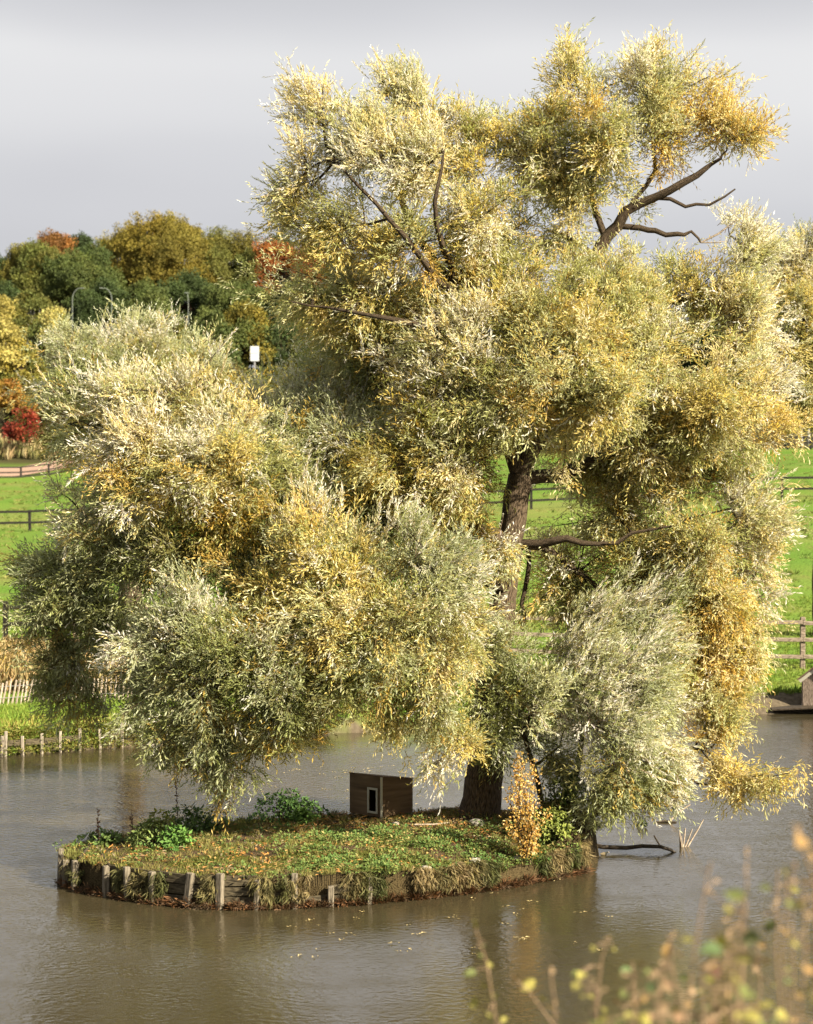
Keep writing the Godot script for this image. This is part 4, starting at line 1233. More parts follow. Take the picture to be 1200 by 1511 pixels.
func build_far_side() -> void:
	# three-rail timber fence along the far bank
	var pts := []
	for i in 13:
		var px := -60.0 + i * 108.0
		pts.append(Vector3((px + 53.0 - 600.0 + (0.0)) / F * 46.6, 0, -lerpf(47.8, 46.2, i / 12.0)))
	rail_fence("timber_fence", "weathered brown three rail fence along the far bank", pts, 1.18, [0.28, 0.67, 1.05], M.rail, 0.055, 0.045)
	pts = []
	for i in 19:
		pts.append(Vector3((44.0 + (i - 1) * 74.0 - 600.0) / F * 107.0, 0, -107.0))
	rail_fence("paddock_fence", "black two rail paddock fence crossing the middle of the meadow", pts, 1.12, [0.46, 1.04], M.black, 0.07, 0.06)
	pts = []
	for q in [[-52, 172.0], [-10, 173.0], [31, 174.0], [72, 175.5], [115, 178.0], [158, 182.0], [205, 187.0], [250, 193.0]]:
		pts.append(Vector3((q[0] - 600.0) / F * q[1], 0, -q[1]))
	rail_fence("paddock_fence", "black curved fence in front of the pinkish gravel track", pts, 1.0, [0.12, 0.5, 0.95], M.black, 0.08, 0.06)
	pts = []
	for q in [[-40, 190.0], [10, 190.0], [38, 190.5]]:
		pts.append(Vector3((q[0] - 600.0) / F * q[1], 0, -q[1]))
	rail_fence("paddock_fence", "short far black fence behind the gravel track", pts, 1.1, [0.55, 1.0], M.black, 0.09, 0.07)
	pts = []
	for i in 7:
		pts.append(Vector3((1060.0 + i * 34.0 - 600.0) / F * 182.0, 0, -182.0))
	rail_fence("paddock_fence", "dark far fence at the top of the right meadow", pts, 1.15, [0.2, 0.62, 1.05], M.black, 0.09, 0.08)

	# pinkish gravel track
	var m := Mesher.new()
	var prev := []
	for i in 60:
		var px := -160.0 + i * 8.0
		var d0 := lerp_table([[-160.0, 173.0], [31.0, 175.2], [115.0, 179.5], [205.0, 188.5], [320.0, 203.0]], px)
		var row := []
		for k in 4:
			var d := d0 + k * 1.5
			var x := (px - 600.0) / F * d
			row.append(Vector3(x, ground(x, d) + 0.05, -d))
		if prev.size():
			for k in 3:
				m.quad(prev[k], row[k], row[k + 1], prev[k + 1], Vector3.UP)
		prev = row
	var tm := mat(lin(0.42, 0.29, 0.23), 0.95, 0.2)
	tm.albedo_texture = noise_tex(0.05, 5, 256, ramp([[0.0, Color(0.6, 0.58, 0.55)], [1.0, Color(1, 1, 1)]]), FastNoiseLite.TYPE_SIMPLEX_SMOOTH, 41)
	tm.uv1_triplanar = true
	tm.uv1_world_triplanar = true
	struct(put("gravel_track", m.mesh(tm)), "pinkish gravel track below the wood", "track")

	# chestnut paling on the left bank
	var o := on_ground(60, 39.6)
	var root := thing("paling_fence", "low leaning chestnut paling fence on the left bank", "fence", o)
	var px := -30.0
	var k := 0
	while px < 200.0:
		var d := 39.4 + (px / 200.0) * 1.2
		var p := on_ground(px, d)
		var pm := Mesher.new()
		var h := rr(0.43, 0.52)
		pm.box(Vector3(0, h * 0.5 - 0.03, 0), Vector3(rr(0.012, 0.02), h * 0.5 + 0.03, 0.009), Basis(Vector3.BACK, (0.18 if px > 52.0 and px < 90.0 else -0.2 + rr(-0.08, 0.08)) * (1.0 if px < 90.0 else 0.3)) * Basis(Vector3.UP, rr(-0.4, 0.4)), 0.003)
		var pale := put("pale", pm.mesh(M.pale), root)
		pale.position = p - o
		px += rr(5.2, 7.5)
		k += 1
	for hh in [0.14, 0.36]:
		var pts2 := PackedVector3Array()
		var rs := PackedFloat32Array()
		for i in 18:
			var q := -30.0 + i * 13.0
			var d := 39.4 + (q / 200.0) * 1.2
			pts2.append(on_ground(q, d) + Vector3(0, hh, 0.012) - o)
			rs.append(0.004)
		var wmm := Mesher.new()
		wmm.tube(pts2, rs, 5)
		put("wire", wmm.mesh(M.grey), root)

	# far bank revetment: stakes with boards
	var rb := thing("bank_revetment", "row of pale stakes and boards along the left pond bank", "revetment", Vector3(-6, 0, -36.8))
	var stakes := [[3.0, 0.42], [8.0, 0.5], [34.0, 0.4], [62.0, 0.42], [89.0, 0.44], [118.0, 0.46], [148.0, 0.42], [180.0, 0.5], [208.0, 0.48], [238.0, 0.4], [270.0, 0.45], [302.0, 0.4], [336.0, 0.44], [372.0, 0.4]]
	var last := Vector3.ZERO
	for i in stakes.size():
		var x0: float = (stakes[i][0] - 600.0) / F * 37.0
		var d := shore(x0) - 0.02
		x0 = (stakes[i][0] - 600.0) / F * d
		var sm := Mesher.new()
		var h: float = stakes[i][1]
		h -= 0.06
		sm.box(Vector3(0, (h - 0.5) * 0.5, 0), Vector3(0.025, (h + 0.5) * 0.5, 0.025), Basis(Vector3.UP, rr(-0.3, 0.3)) * Basis(Vector3.BACK, rr(-0.04, 0.04)), 0.006)
		var p := Vector3(x0, 0, -d)
		put("stake", sm.mesh(M.palepost), rb).position = p - rb.position
		if i > 0 and i != 1:
			for row in 2:
				if rng.randf() < 0.35: continue
				var bm := Mesher.new()
				var x := (p - last).normalized()
				bm.box(Vector3.ZERO, Vector3(p.distance_to(last) * 0.5 - 0.04, 0.055, 0.012), Basis(x, Vector3.UP, x.cross(Vector3.UP)) * Basis(Vector3.BACK, rr(-0.03, 0.03)), 0.004)
				put("board", bm.mesh(M.board), rb).position = (p + last) * 0.5 + Vector3(0, 0.09 + row * 0.13, -0.02) - rb.position
		last = p

	# wooden nest house on the right shore
	var hp := at(1207, 1058, 42.9)
	hp.y = ground(hp.x, 42.9)
	var house := thing("nest_house", "wooden nest house with pitched roof on the right shore", "duck house", hp)
	house.rotation.y = -0.35
	var w := 0.27
	var hh2 := 0.62
	for q in [[Vector3(0, 0, 0.3), 0], [Vector3(0, 0, -0.3), 0]]:
		for i in 5:
			var bm := Mesher.new()
			var xx := -w + 0.108 * i + 0.054
			var top := hh2 + (0.27 - absf(xx)) * 0.75
			bm.box(Vector3(xx, top * 0.5, 0) + q[0], Vector3(0.0525, top * 0.5, 0.012), Basis.IDENTITY, 0.004)
			put("board", bm.mesh(M.shed), house)
	for s in [-1.0, 1.0]:
		for i in 5:
			var bm := Mesher.new()
			bm.box(Vector3(s * (w + 0.012), hh2 * 0.5 - 0.02, -0.24 + 0.12 * i), Vector3(0.012, hh2 * 0.5 - 0.02, 0.0585), Basis.IDENTITY, 0.004)
			put("board", bm.mesh(M.shed), house)
		var rm := Mesher.new()
		var rbs := Basis(Vector3.BACK, -s * 0.68)
		rm.box(Vector3(s * 0.185, hh2 + 0.12, 0), Vector3(0.245, 0.012, 0.38), rbs, 0.004)
		put("roof", rm.mesh(M.roofwood), house)
		var bg := Mesher.new()
		bg.box(Vector3(s * 0.17, hh2 + 0.06, 0.33), Vector3(0.21, 0.035, 0.01), rbs, 0.003)
		put("barge_board", bg.mesh(M.trim), house)
	var ramp_ := Mesher.new()
	ramp_.box(Vector3(-0.35, 0.02, 0.45), Vector3(0.55, 0.02, 0.3), Basis(Vector3.UP, 0.2) * Basis(Vector3.BACK, 0.06), 0.006)
	put("landing_board", ramp_.mesh(M.wet), house)

	# street lamps in the wood and a white board
	for q in [["tall grey street lamp with its arm curving right", 107.0, 425.0, 1.0, 225.0], ["tall grey street lamp with its arm curving left", 165.0, 425.0, -1.0, 228.0], ["slim grey lamp column among the yellow trees", 278.0, 432.0, -0.15, 215.0]]:
		var lp := on_ground(q[1], q[4])
		var top: float = EYE + (HOR - q[2]) / F * q[4] - lp.y
		var lr := thing("street_lamp", q[0], "street lamp", lp, "lamps standing in the wood")
		var c := PackedVector3Array([Vector3(0, -0.3, 0), Vector3(0, top * 0.5, 0)])
		var r := PackedFloat32Array([0.07, 0.05])
		for i in 9:
			var an := PI * 0.5 * i / 8.0
			c.append(Vector3(q[3] * (1.0 - cos(an)) * 0.9, top - 1.3 + sin(an) * 1.3, 0)); r.append(0.036)
		var pm := Mesher.new()
		pm.tube(c, r, 8)
		put("column", pm.mesh(M.steel), lr)
		var hm := Mesher.new()
		hm.box(Vector3(q[3] * 1.15, top - 0.02, 0), Vector3(0.24, 0.05, 0.1), Basis(Vector3.BACK, q[3] * 0.08), 0.03)
		put("lamp_head", hm.mesh(M.steel), lr)
	var bp := on_ground(376, 196.0)
	var bt := EYE + (HOR - 522.0) / F * 196.0 - bp.y
	var board := thing("notice_board", "small white board on a post among the shrubs", "sign", bp)
	var b1 := Mesher.new()
	b1.box(Vector3(0, bt * 0.5 - 0.2, 0), Vector3(0.06, bt * 0.5 + 0.2, 0.06), Basis.IDENTITY, 0.01)
	put("post", b1.mesh(M.grey), board)
	var b2 := Mesher.new()
	b2.box(Vector3(0, bt, 0.1), Vector3(0.42, 0.72, 0.03), Basis.IDENTITY, 0.01)
	put("panel", b2.mesh(M.white), board)
	var b3 := Mesher.new()
	b3.box(Vector3(0, bt + 0.05, 0.135), Vector3(0.36, 0.03, 0.004), Basis.IDENTITY)
	put("bar", b3.mesh(M.grey), board)

func build_grass() -> void:
	var where := []
	var tint := PackedColorArray()
	for i in 26000:
		var d := 36.0 + 26.0 * pow(rng.randf(), 1.6)
		var px := rr(-60.0, 520.0) if rng.randf() < 0.5 else rr(620.0, 1260.0)
		var x := (px - 600.0) / F * d
		var u := d - shore(x)
		if u < 0.12 or (x > 3.0 and u < 1.5): continue
		where.append(Transform3D(Basis(Vector3.UP, rr(0, TAU)).scaled(Vector3.ONE * rr(0.5, 1.1) * (1.3 if u < 2.0 else 0.8)), Vector3(x, ground(x, d) - 0.01, -d)))
		var g := Color(0.125, 0.22, 0.026).lerp(Color(0.22, 0.27, 0.05), rng.randf())
		if u < 1.2 and rng.randf() < 0.3: g = Color(0.33, 0.27, 0.08)
		tint.append(g * rr(0.8, 1.15))
	tag(scatter("bank_grass", blades[0], where, tint), "bright green grass on the far pond bank", "grass", "", "stuff")
	where = []
	tint = PackedColorArray()
	for i in 5200:
		var d := 50.0 + 118.0 * rng.randf()
		var px := rr(-40.0, 240.0) if i % 2 == 0 else rr(640.0, 1240.0)
		var x := (px - 600.0) / F * d
		if patch(x * 2.0, d, 0.9) < 0.45: continue
		where.append(Transform3D(Basis(Vector3.UP, rr(0, TAU)).scaled(Vector3(2.6, 1.0, 2.6) * rr(0.5, 1.3)), Vector3(x, ground(x, d) - 0.01, -d)))
		tint.append(Color(0.09, 0.165, 0.022).lerp(Color(0.22, 0.21, 0.07), rng.randf()))
	tag(scatter("meadow_tussocks", blades[0], where, tint), "scattered darker and straw tussocks in the meadow", "grass", "", "stuff")
	# coarse bank weeds hanging at the far revetment
	where = []
	tint = PackedColorArray()
	for i in 2200:
		var px := rr(-40.0, 480.0)
		var x := (px - 600.0) / F * 37.0
		var d := shore(x) + rr(-0.1, 0.5)
		where.append(Transform3D((Basis(Vector3.UP, rr(0, TAU)) * Basis(Vector3.RIGHT, rr(-0.3, 0.3))).scaled(Vector3.ONE * rr(0.7, 1.4)), Vector3(x, clampf((d - shore(x) + 0.12) * 1.5, 0.02, 0.38) - 0.02, -d)))
		tint.append(Color(0.14, 0.22, 0.03).lerp(Color(0.3, 0.24, 0.07), rng.randf()) * rr(0.8, 1.2))
	tag(scatter("bank_weeds", herb[0], where, tint), "mixed green and yellow weeds along the left bank edge", "weeds", "", "stuff")
	# dry tall grass behind the paling
	where = []
	tint = PackedColorArray()
	for i in 1500:
		var px := rr(-40.0, 330.0)
		var d := rr(41.0, 45.5)
		var p := on_ground(px, d)
		where.append(Transform3D(Basis(Vector3.UP, rr(0, TAU)).scaled(Vector3.ONE * rr(0.7, 1.2)), p))
		tint.append(Color(0.42, 0.3, 0.14).lerp(Color(0.3, 0.24, 0.1), rng.randf()) * rr(0.8, 1.15))
	tag(scatter("dry_grass", blades[2], where, tint), "dry straw coloured tall grass behind the paling fence", "grass", "", "stuff")
	where = []
	tint = PackedColorArray()
	for i in 900:
		var px := rr(-40.0, 300.0)
		var d := rr(183.0, 196.0)
		where.append(Transform3D(Basis(Vector3.UP, rr(0, TAU)).scaled(Vector3.ONE * rr(1.5, 2.6)), on_ground(px, d)))
		tint.append(Color(0.36, 0.27, 0.14).lerp(Color(0.2, 0.2, 0.07), rng.randf()))
	tag(scatter("verge_grass", blades[2], where, tint), "straw coloured rough grass along the gravel track", "grass", "", "stuff")

func build_wood() -> void:
	var DK := Color(0.0284, 0.0454, 0.0122)
	var MG := Color(0.0530, 0.0781, 0.0198)
	var LG := Color(0.0997, 0.1197, 0.0282)
	var OY := Color(0.1439, 0.1248, 0.0216)
	var YE := Color(0.2371, 0.1806, 0.0250)
	var PY := Color(0.3896, 0.3387, 0.1097)
	var OR := Color(0.2424, 0.0982, 0.0202)
	var RD := Color(0.2309, 0.0606, 0.0202)
	var CR := Color(0.2029, 0.0202, 0.0173)
	var BR := Color(0.1302, 0.0784, 0.0259)
	# name, label, px, top row, d, width px, colour, accent, taper
	var rows := [
		["oak_tree", "dark oak at the left end of the skyline", -15, 372, 285, 90, DK, MG, 0.3],
		["oak_tree", "orange topped tree on the skyline behind the olive oak", 75, 343, 295, 85, OR, BR, 0.3],
		["oak_tree", "olive yellow rounded oak near the left end of the wood", 55, 362, 270, 105, LG, OY, 0.25],
		["pine_tree", "dark narrow evergreen on the skyline right of the orange tree", 120, 346, 300, 60, DK, MG, 0.5],
		["oak_tree", "dark green full oak below the skyline evergreen", 118, 372, 268, 115, MG, LG, 0.2],
		["ash_tree", "yellow olive tree left of the tallest skyline tree", 180, 340, 285, 85, OY, YE, 0.3],
		["lime_tree", "tallest golden olive tree on the skyline", 248, 320, 280, 135, OY, YE, 0.3],
		["oak_tree", "bronze olive oak right of the tallest golden tree", 342, 345, 282, 115, LG, OY, 0.25],
		["pine_tree", "dark evergreen behind the red tree on the skyline", 408, 343, 300, 80, DK, MG, 0.3],
		["maple_tree", "flat topped orange red maple on the skyline", 425, 354, 278, 95, RD, OR, 0.1],
		["oak_tree", "green oak mostly hidden by the willow crown", 500, 385, 280, 110, MG, LG, 0.25],
		["oak_tree", "dark green oak behind the lamp posts", 150, 425, 250, 95, DK, MG, 0.25],
		["oak_tree", "dark green oak at the left edge of the wood", 5, 420, 245, 95, DK, MG, 0.25],
		["holly_tree", "dark bushy tree right of the street lamps", 205, 415, 252, 80, MG, LG, 0.3],
		["oak_tree", "dark green oak under the tallest golden tree", 280, 408, 255, 95, DK, MG, 0.25],
		["oak_tree", "mid green tree under the bronze oak", 345, 418, 250, 95, MG, LG, 0.25],
		["oak_tree", "dark green tree under the red maple", 430, 415, 250, 90, MG, LG, 0.25],
		["birch_tree", "pale green feathery tree between lamp column and street lamps", 232, 425, 222, 60, LG, MG, 0.5],
		["birch_tree", "light green tree left of the street lamps", 48, 428, 225, 80, LG, OY, 0.4],
		["field_maple", "pale cream yellow tree cut by the left picture edge", -8, 440, 200, 70, PY, YE, 0.35],
		["field_maple", "small pale yellow tree right of the cream yellow tree", 78, 445, 210, 55, PY, LG, 0.4],
		["field_maple", "dark yellow green shrub under the cream yellow tree", 30, 500, 200, 60, YE, LG, 0.3],
		["hawthorn_tree", "orange brown thorn by the left edge above the track", 12, 560, 192, 60, OR, YE, 0.3],
		["hawthorn_tree", "dark thicket above the gravel track", 60, 575, 195, 70, DK, BR, 0.2],
		["maple_tree", "small bright crimson maple above the track fence", 36, 606, 184, 34, CR, RD, 0.4],
		["birch_tree", "thin golden birch beside the slim lamp column", 262, 470, 208, 45, OY, LG, 0.55],
		["hawthorn_tree", "olive green rounded tree right of the slim lamp column", 310, 455, 212, 75, LG, MG, 0.3],
		["field_maple", "amber yellow tree above the white board", 362, 445, 215, 75, YE, LG, 0.3],
		["hawthorn_tree", "dark green tree left of the amber tree", 325, 470, 225, 60, MG, DK, 0.3],
		["hawthorn_tree", "dark green tree right of the amber tree", 415, 470, 215, 65, MG, DK, 0.3],
		["hawthorn_tree", "yellow green bush right of the white board", 402, 540, 192, 50, YE, LG, 0.3],
		["hawthorn_tree", "rusty olive bush left of the white board", 340, 545, 190, 60, LG, BR, 0.3],
		["hawthorn_tree", "low olive bush below the white board", 400, 575, 188, 70, YE, LG, 0.2],
		["birch_tree", "pale thin birch against the willow left edge", 455, 470, 195, 50, LG, OY, 0.5],
		["hawthorn_tree", "green thicket behind the willow middle", 500, 520, 195, 90, MG, LG, 0.3],
		["hawthorn_tree", "olive thicket behind the willow fork", 580, 530, 200, 100, LG, MG, 0.3],
		["hawthorn_tree", "green thicket behind the willow trunk", 670, 540, 205, 110, MG, OY, 0.3],
		["oak_tree", "green oak behind the right half of the willow", 760, 500, 225, 120, MG, LG, 0.3],
		["oak_tree", "olive oak behind the willow right limb", 860, 490, 230, 120, OY, LG, 0.3],
		["oak_tree", "dark oak behind the willow right shoulder", 960, 480, 230, 120, MG, DK, 0.3],
		["oak_tree", "dark oak at the right top of the meadow", 1060, 470, 215, 120, DK, MG, 0.3],
		["oak_tree", "dark oak above the far right fence", 1150, 440, 205, 110, DK, MG, 0.3],
		["oak_tree", "dark tree at the right picture edge above the fence", 1230, 420, 200, 120, DK, MG, 0.3],
		["hawthorn_tree", "dark thicket behind the far right fence", 1185, 585, 190, 70, DK, MG, 0.2],
		["ash_tree", "tall ash outside the frame shading the right meadow", 1990, 480, 68, 420, MG, LG, 0.3],
		["ash_tree", "second ash outside the frame shading the right meadow", 2060, 470, 84, 380, MG, LG, 0.3],
		["hawthorn_tree", "green thicket at the wood edge left of the willow right limb", 740, 560, 190, 100, MG, LG, 0.2],
		["hawthorn_tree", "olive thicket at the wood edge under the willow right limb", 830, 560, 190, 110, LG, MG, 0.2],
		["hawthorn_tree", "dark thicket at the wood edge behind the right willow boughs", 920, 555, 190, 110, DK, MG, 0.2],
		["hawthorn_tree", "yellowish thicket at the wood edge behind the right willow boughs", 1010, 560, 190, 110, LG, OY, 0.2],
		["hawthorn_tree", "dark thicket left of the pale birch stems", 1100, 565, 190, 100, DK, MG, 0.2],
		["hawthorn_tree", "green shrub behind the left meadow fence", 150, 590, 200, 80, LG, OY, 0.2],
		["hawthorn_tree", "rusty shrub in the middle of the wood edge", 215, 560, 198, 80, BR, LG, 0.2],
		["hawthorn_tree", "olive shrub at the wood edge above the track bend", 285, 570, 200, 90, OY, MG, 0.2],
		["hawthorn_tree", "dark shrub by the wood edge near the bend", 110, 540, 212, 80, MG, DK, 0.2],
		["hawthorn_tree", "brown green shrub behind the far track", 180, 500, 222, 80, LG, BR, 0.2],
	]
	for r in rows:
		var d: float = r[4]
		var b := on_ground(r[2], d)
		var high: float = EYE + (HOR - r[3]) / F * d - b.y
		far_tree(r[0], r[1], b, maxf(high, 2.5), r[5] * 1.18 / F * d, r[6], r[7], r[8], "trees of the wood on the hill", 1.0, M.birch if r[0] == "birch_tree" else null)
	# bare pale trunks behind the far right fence
	for q in [[1183.0, 186.5, 5.0], [1194.0, 188.0, 6.0], [462.0, 150.0, 6.5]]:
		var b := on_ground(q[0], q[1])
		var m := Mesher.new()
		m.tube(curve(Vector3(0, -0.2, 0), Vector3(-0.4, q[2], 0), 0.0, 5, 0.04), PackedFloat32Array([0.16, 0.14, 0.12, 0.1, 0.07, 0.04]), 7)
		var t := thing("bare_birch_tree", {1183.0: "leaning pale birch stem behind the far right fence", 1194.0: "upright pale birch stem at the right picture edge", 462.0: "thin white birch stem left of the willow"}[q[0]], "tree", b)
		put("trunk", m.mesh(M.birch), t)

func build_logs() -> void:
	# waterlogged bough arching out of the pond
	var m := Mesher.new()
	var D := 26.6
	var p := PackedVector3Array()
	var pts := [[850, 1252, 0.14], [890, 1246, 0.07], [925, 1250, 0.06], [948, 1256, 0.085], [975, 1256, 0.075], [990, 1262, 0.03], [1004, 1270, -0.06]]
	for q in pts:
		var d := 26.9
		p.append(Vector3((q[0] - 600.0) / F * d, q[2], -d))
	m.tube(p, PackedFloat32Array([0.034, 0.03, 0.028, 0.026, 0.024, 0.022, 0.018]), 8, true, 0.08)
	var log_ := thing("sunken_bough", "dark wet bough arching out of the pond beside the island", "log", p[4])
	put("wood", m.mesh(M.wet), log_).position = -p[4]
	var st := Mesher.new()
	st.tube(PackedVector3Array([Vector3(0.0, 0, 0), Vector3(-0.05, 0.08, 0.0), Vector3(-0.09, 0.15, 0.02)]), PackedFloat32Array([0.014, 0.012, 0.012]), 6)
	put("stub", st.mesh(M.dead), log_)
	# bleached twigs standing in the water
	var c := at(1006, 1247, 27.3)
	c.y = 0.0
	var tw := thing("branch_tip", "bleached forked branch tip sticking out of the pond", "branch", c)
	for q in [[-0.03, 0.22, 0.01], [0.05, 0.25, 0.0], [0.14, 0.24, 0.02], [0.30, 0.36, -0.05], [-0.01, 0.15, 0.03]]:
		var k := Mesher.new()
		k.tube(curve(Vector3(rr(-0.015, 0.015), -0.12, 0), Vector3(q[0], q[1], q[2]), -0.01, 4, 0.05), PackedFloat32Array([0.018, 0.014, 0.012, 0.01, 0.008]), 6)
		put("twig", k.mesh(M.dead), tw)
	var c2 := at(986, 1214, 29.2)
	c2.y = 0.0
	var t2 := thing("branch_tip", "single bleached stick slanting up from the pond", "branch", c2)
	var k2 := Mesher.new()
	k2.tube(PackedVector3Array([Vector3(-0.06, -0.1, 0), Vector3(0.05, 0.05, 0), Vector3(0.18, 0.17, 0), Vector3(0.32, 0.26, 0)]), PackedFloat32Array([0.02, 0.018, 0.016, 0.012]), 6)
	put("stick", k2.mesh(M.dead), t2)
	var k3 := Mesher.new()
	k3.tube(PackedVector3Array([Vector3(-0.2, 0.005, 0.02), Vector3(-0.05, 0.02, 0), Vector3(0.12, 0.005, 0.02)]), PackedFloat32Array([0.012, 0.02, 0.012]), 6)
	put("driftwood", k3.mesh(M.wet), t2)
	# dark leafy clump floating and a small floating bird
	var c3 := at(948, 1222, 28.8)
	c3.y = 0.0
	var fl := thing("water_weed", "small dark leafy clump beside the sunken bough", "weed", c3)
	var lf := Mesher.new()
	for i in 60:
		lf.col = Color(0.05, 0.07, 0.025) * rr(0.6, 1.4)
		var o := rdir()
		lf.leaf(Vector3(o.x * 0.05, absf(o.y) * 0.07, o.z * 0.05), (o + Vector3.UP).normalized(), rdir(), 0.05, 0.03)
	put("foliage", lf.mesh(M.matte_leaf, false), fl).set_meta("kind", "stuff")
	var c4 := at(892, 1260, 26.7)
	c4.y = 0.0
	var bird := thing("water_bird", "tiny dark headed bird floating beside the island", "bird", c4)
	var bm := Mesher.new()
	for j in 9:
		for i in 12:
			var t := j / 8.0
			var an := TAU * i / 12.0
			var r := 0.034 * sin(PI * clampf(t * 0.94 + 0.03, 0, 1)) * (1.1 - 0.3 * t)
			bm.col = Color(0.14, 0.11, 0.07) if t < 0.6 else Color(0.03, 0.028, 0.022)
			var hd := smoothstep(0.62, 0.85, t)
			bm.vert(Vector3(-0.055 + 0.11 * t, 0.014 + hd * 0.024 + sin(an) * r * 0.8, cos(an) * r), Vector3(0, sin(an), cos(an)))
	for j in 8:
		for i in 12:
			var a := j * 12 + i
			var b := j * 12 + (i + 1) % 12
			bm.tri(a, b, a + 12); bm.tri(b, b + 12, a + 12)
	var birdm := mat(Color.WHITE, 0.7, 0.3)
	birdm.vertex_color_use_as_albedo = true
	put("body", bm.mesh(birdm), bird)
	var bk := Mesher.new()
	bk.tube(PackedVector3Array([Vector3(0.05, 0.04, 0), Vector3(0.07, 0.036, 0)]), PackedFloat32Array([0.006, 0.001]), 6)
	put("bill", bk.mesh(M.dead), bird)
	# floating leaves on the water
	var where := []
	var tint := PackedColorArray()
	for i in 260:
		var d := rr(27.0, 35.0) if i > 60 else rr(21.0, 26.0)
		var x := (rr(330.0, 640.0) if i > 60 else rr(420.0, 900.0)) / F * d - 0.2 * d
		if isle_inside(x, d) < 1.04: continue
		where.append(Transform3D(Basis(Vector3.UP, rr(0, TAU)).scaled(Vector3.ONE * rr(0.3, 0.7)), Vector3(x, 0.004, -d)))
		tint.append(Color(0.5, 0.4, 0.2) * rr(0.6, 1.2))
	tag(scatter("floating_leaves", fallen(), where, tint), "scattered yellow leaves floating on the pond", "leaves", "", "stuff")

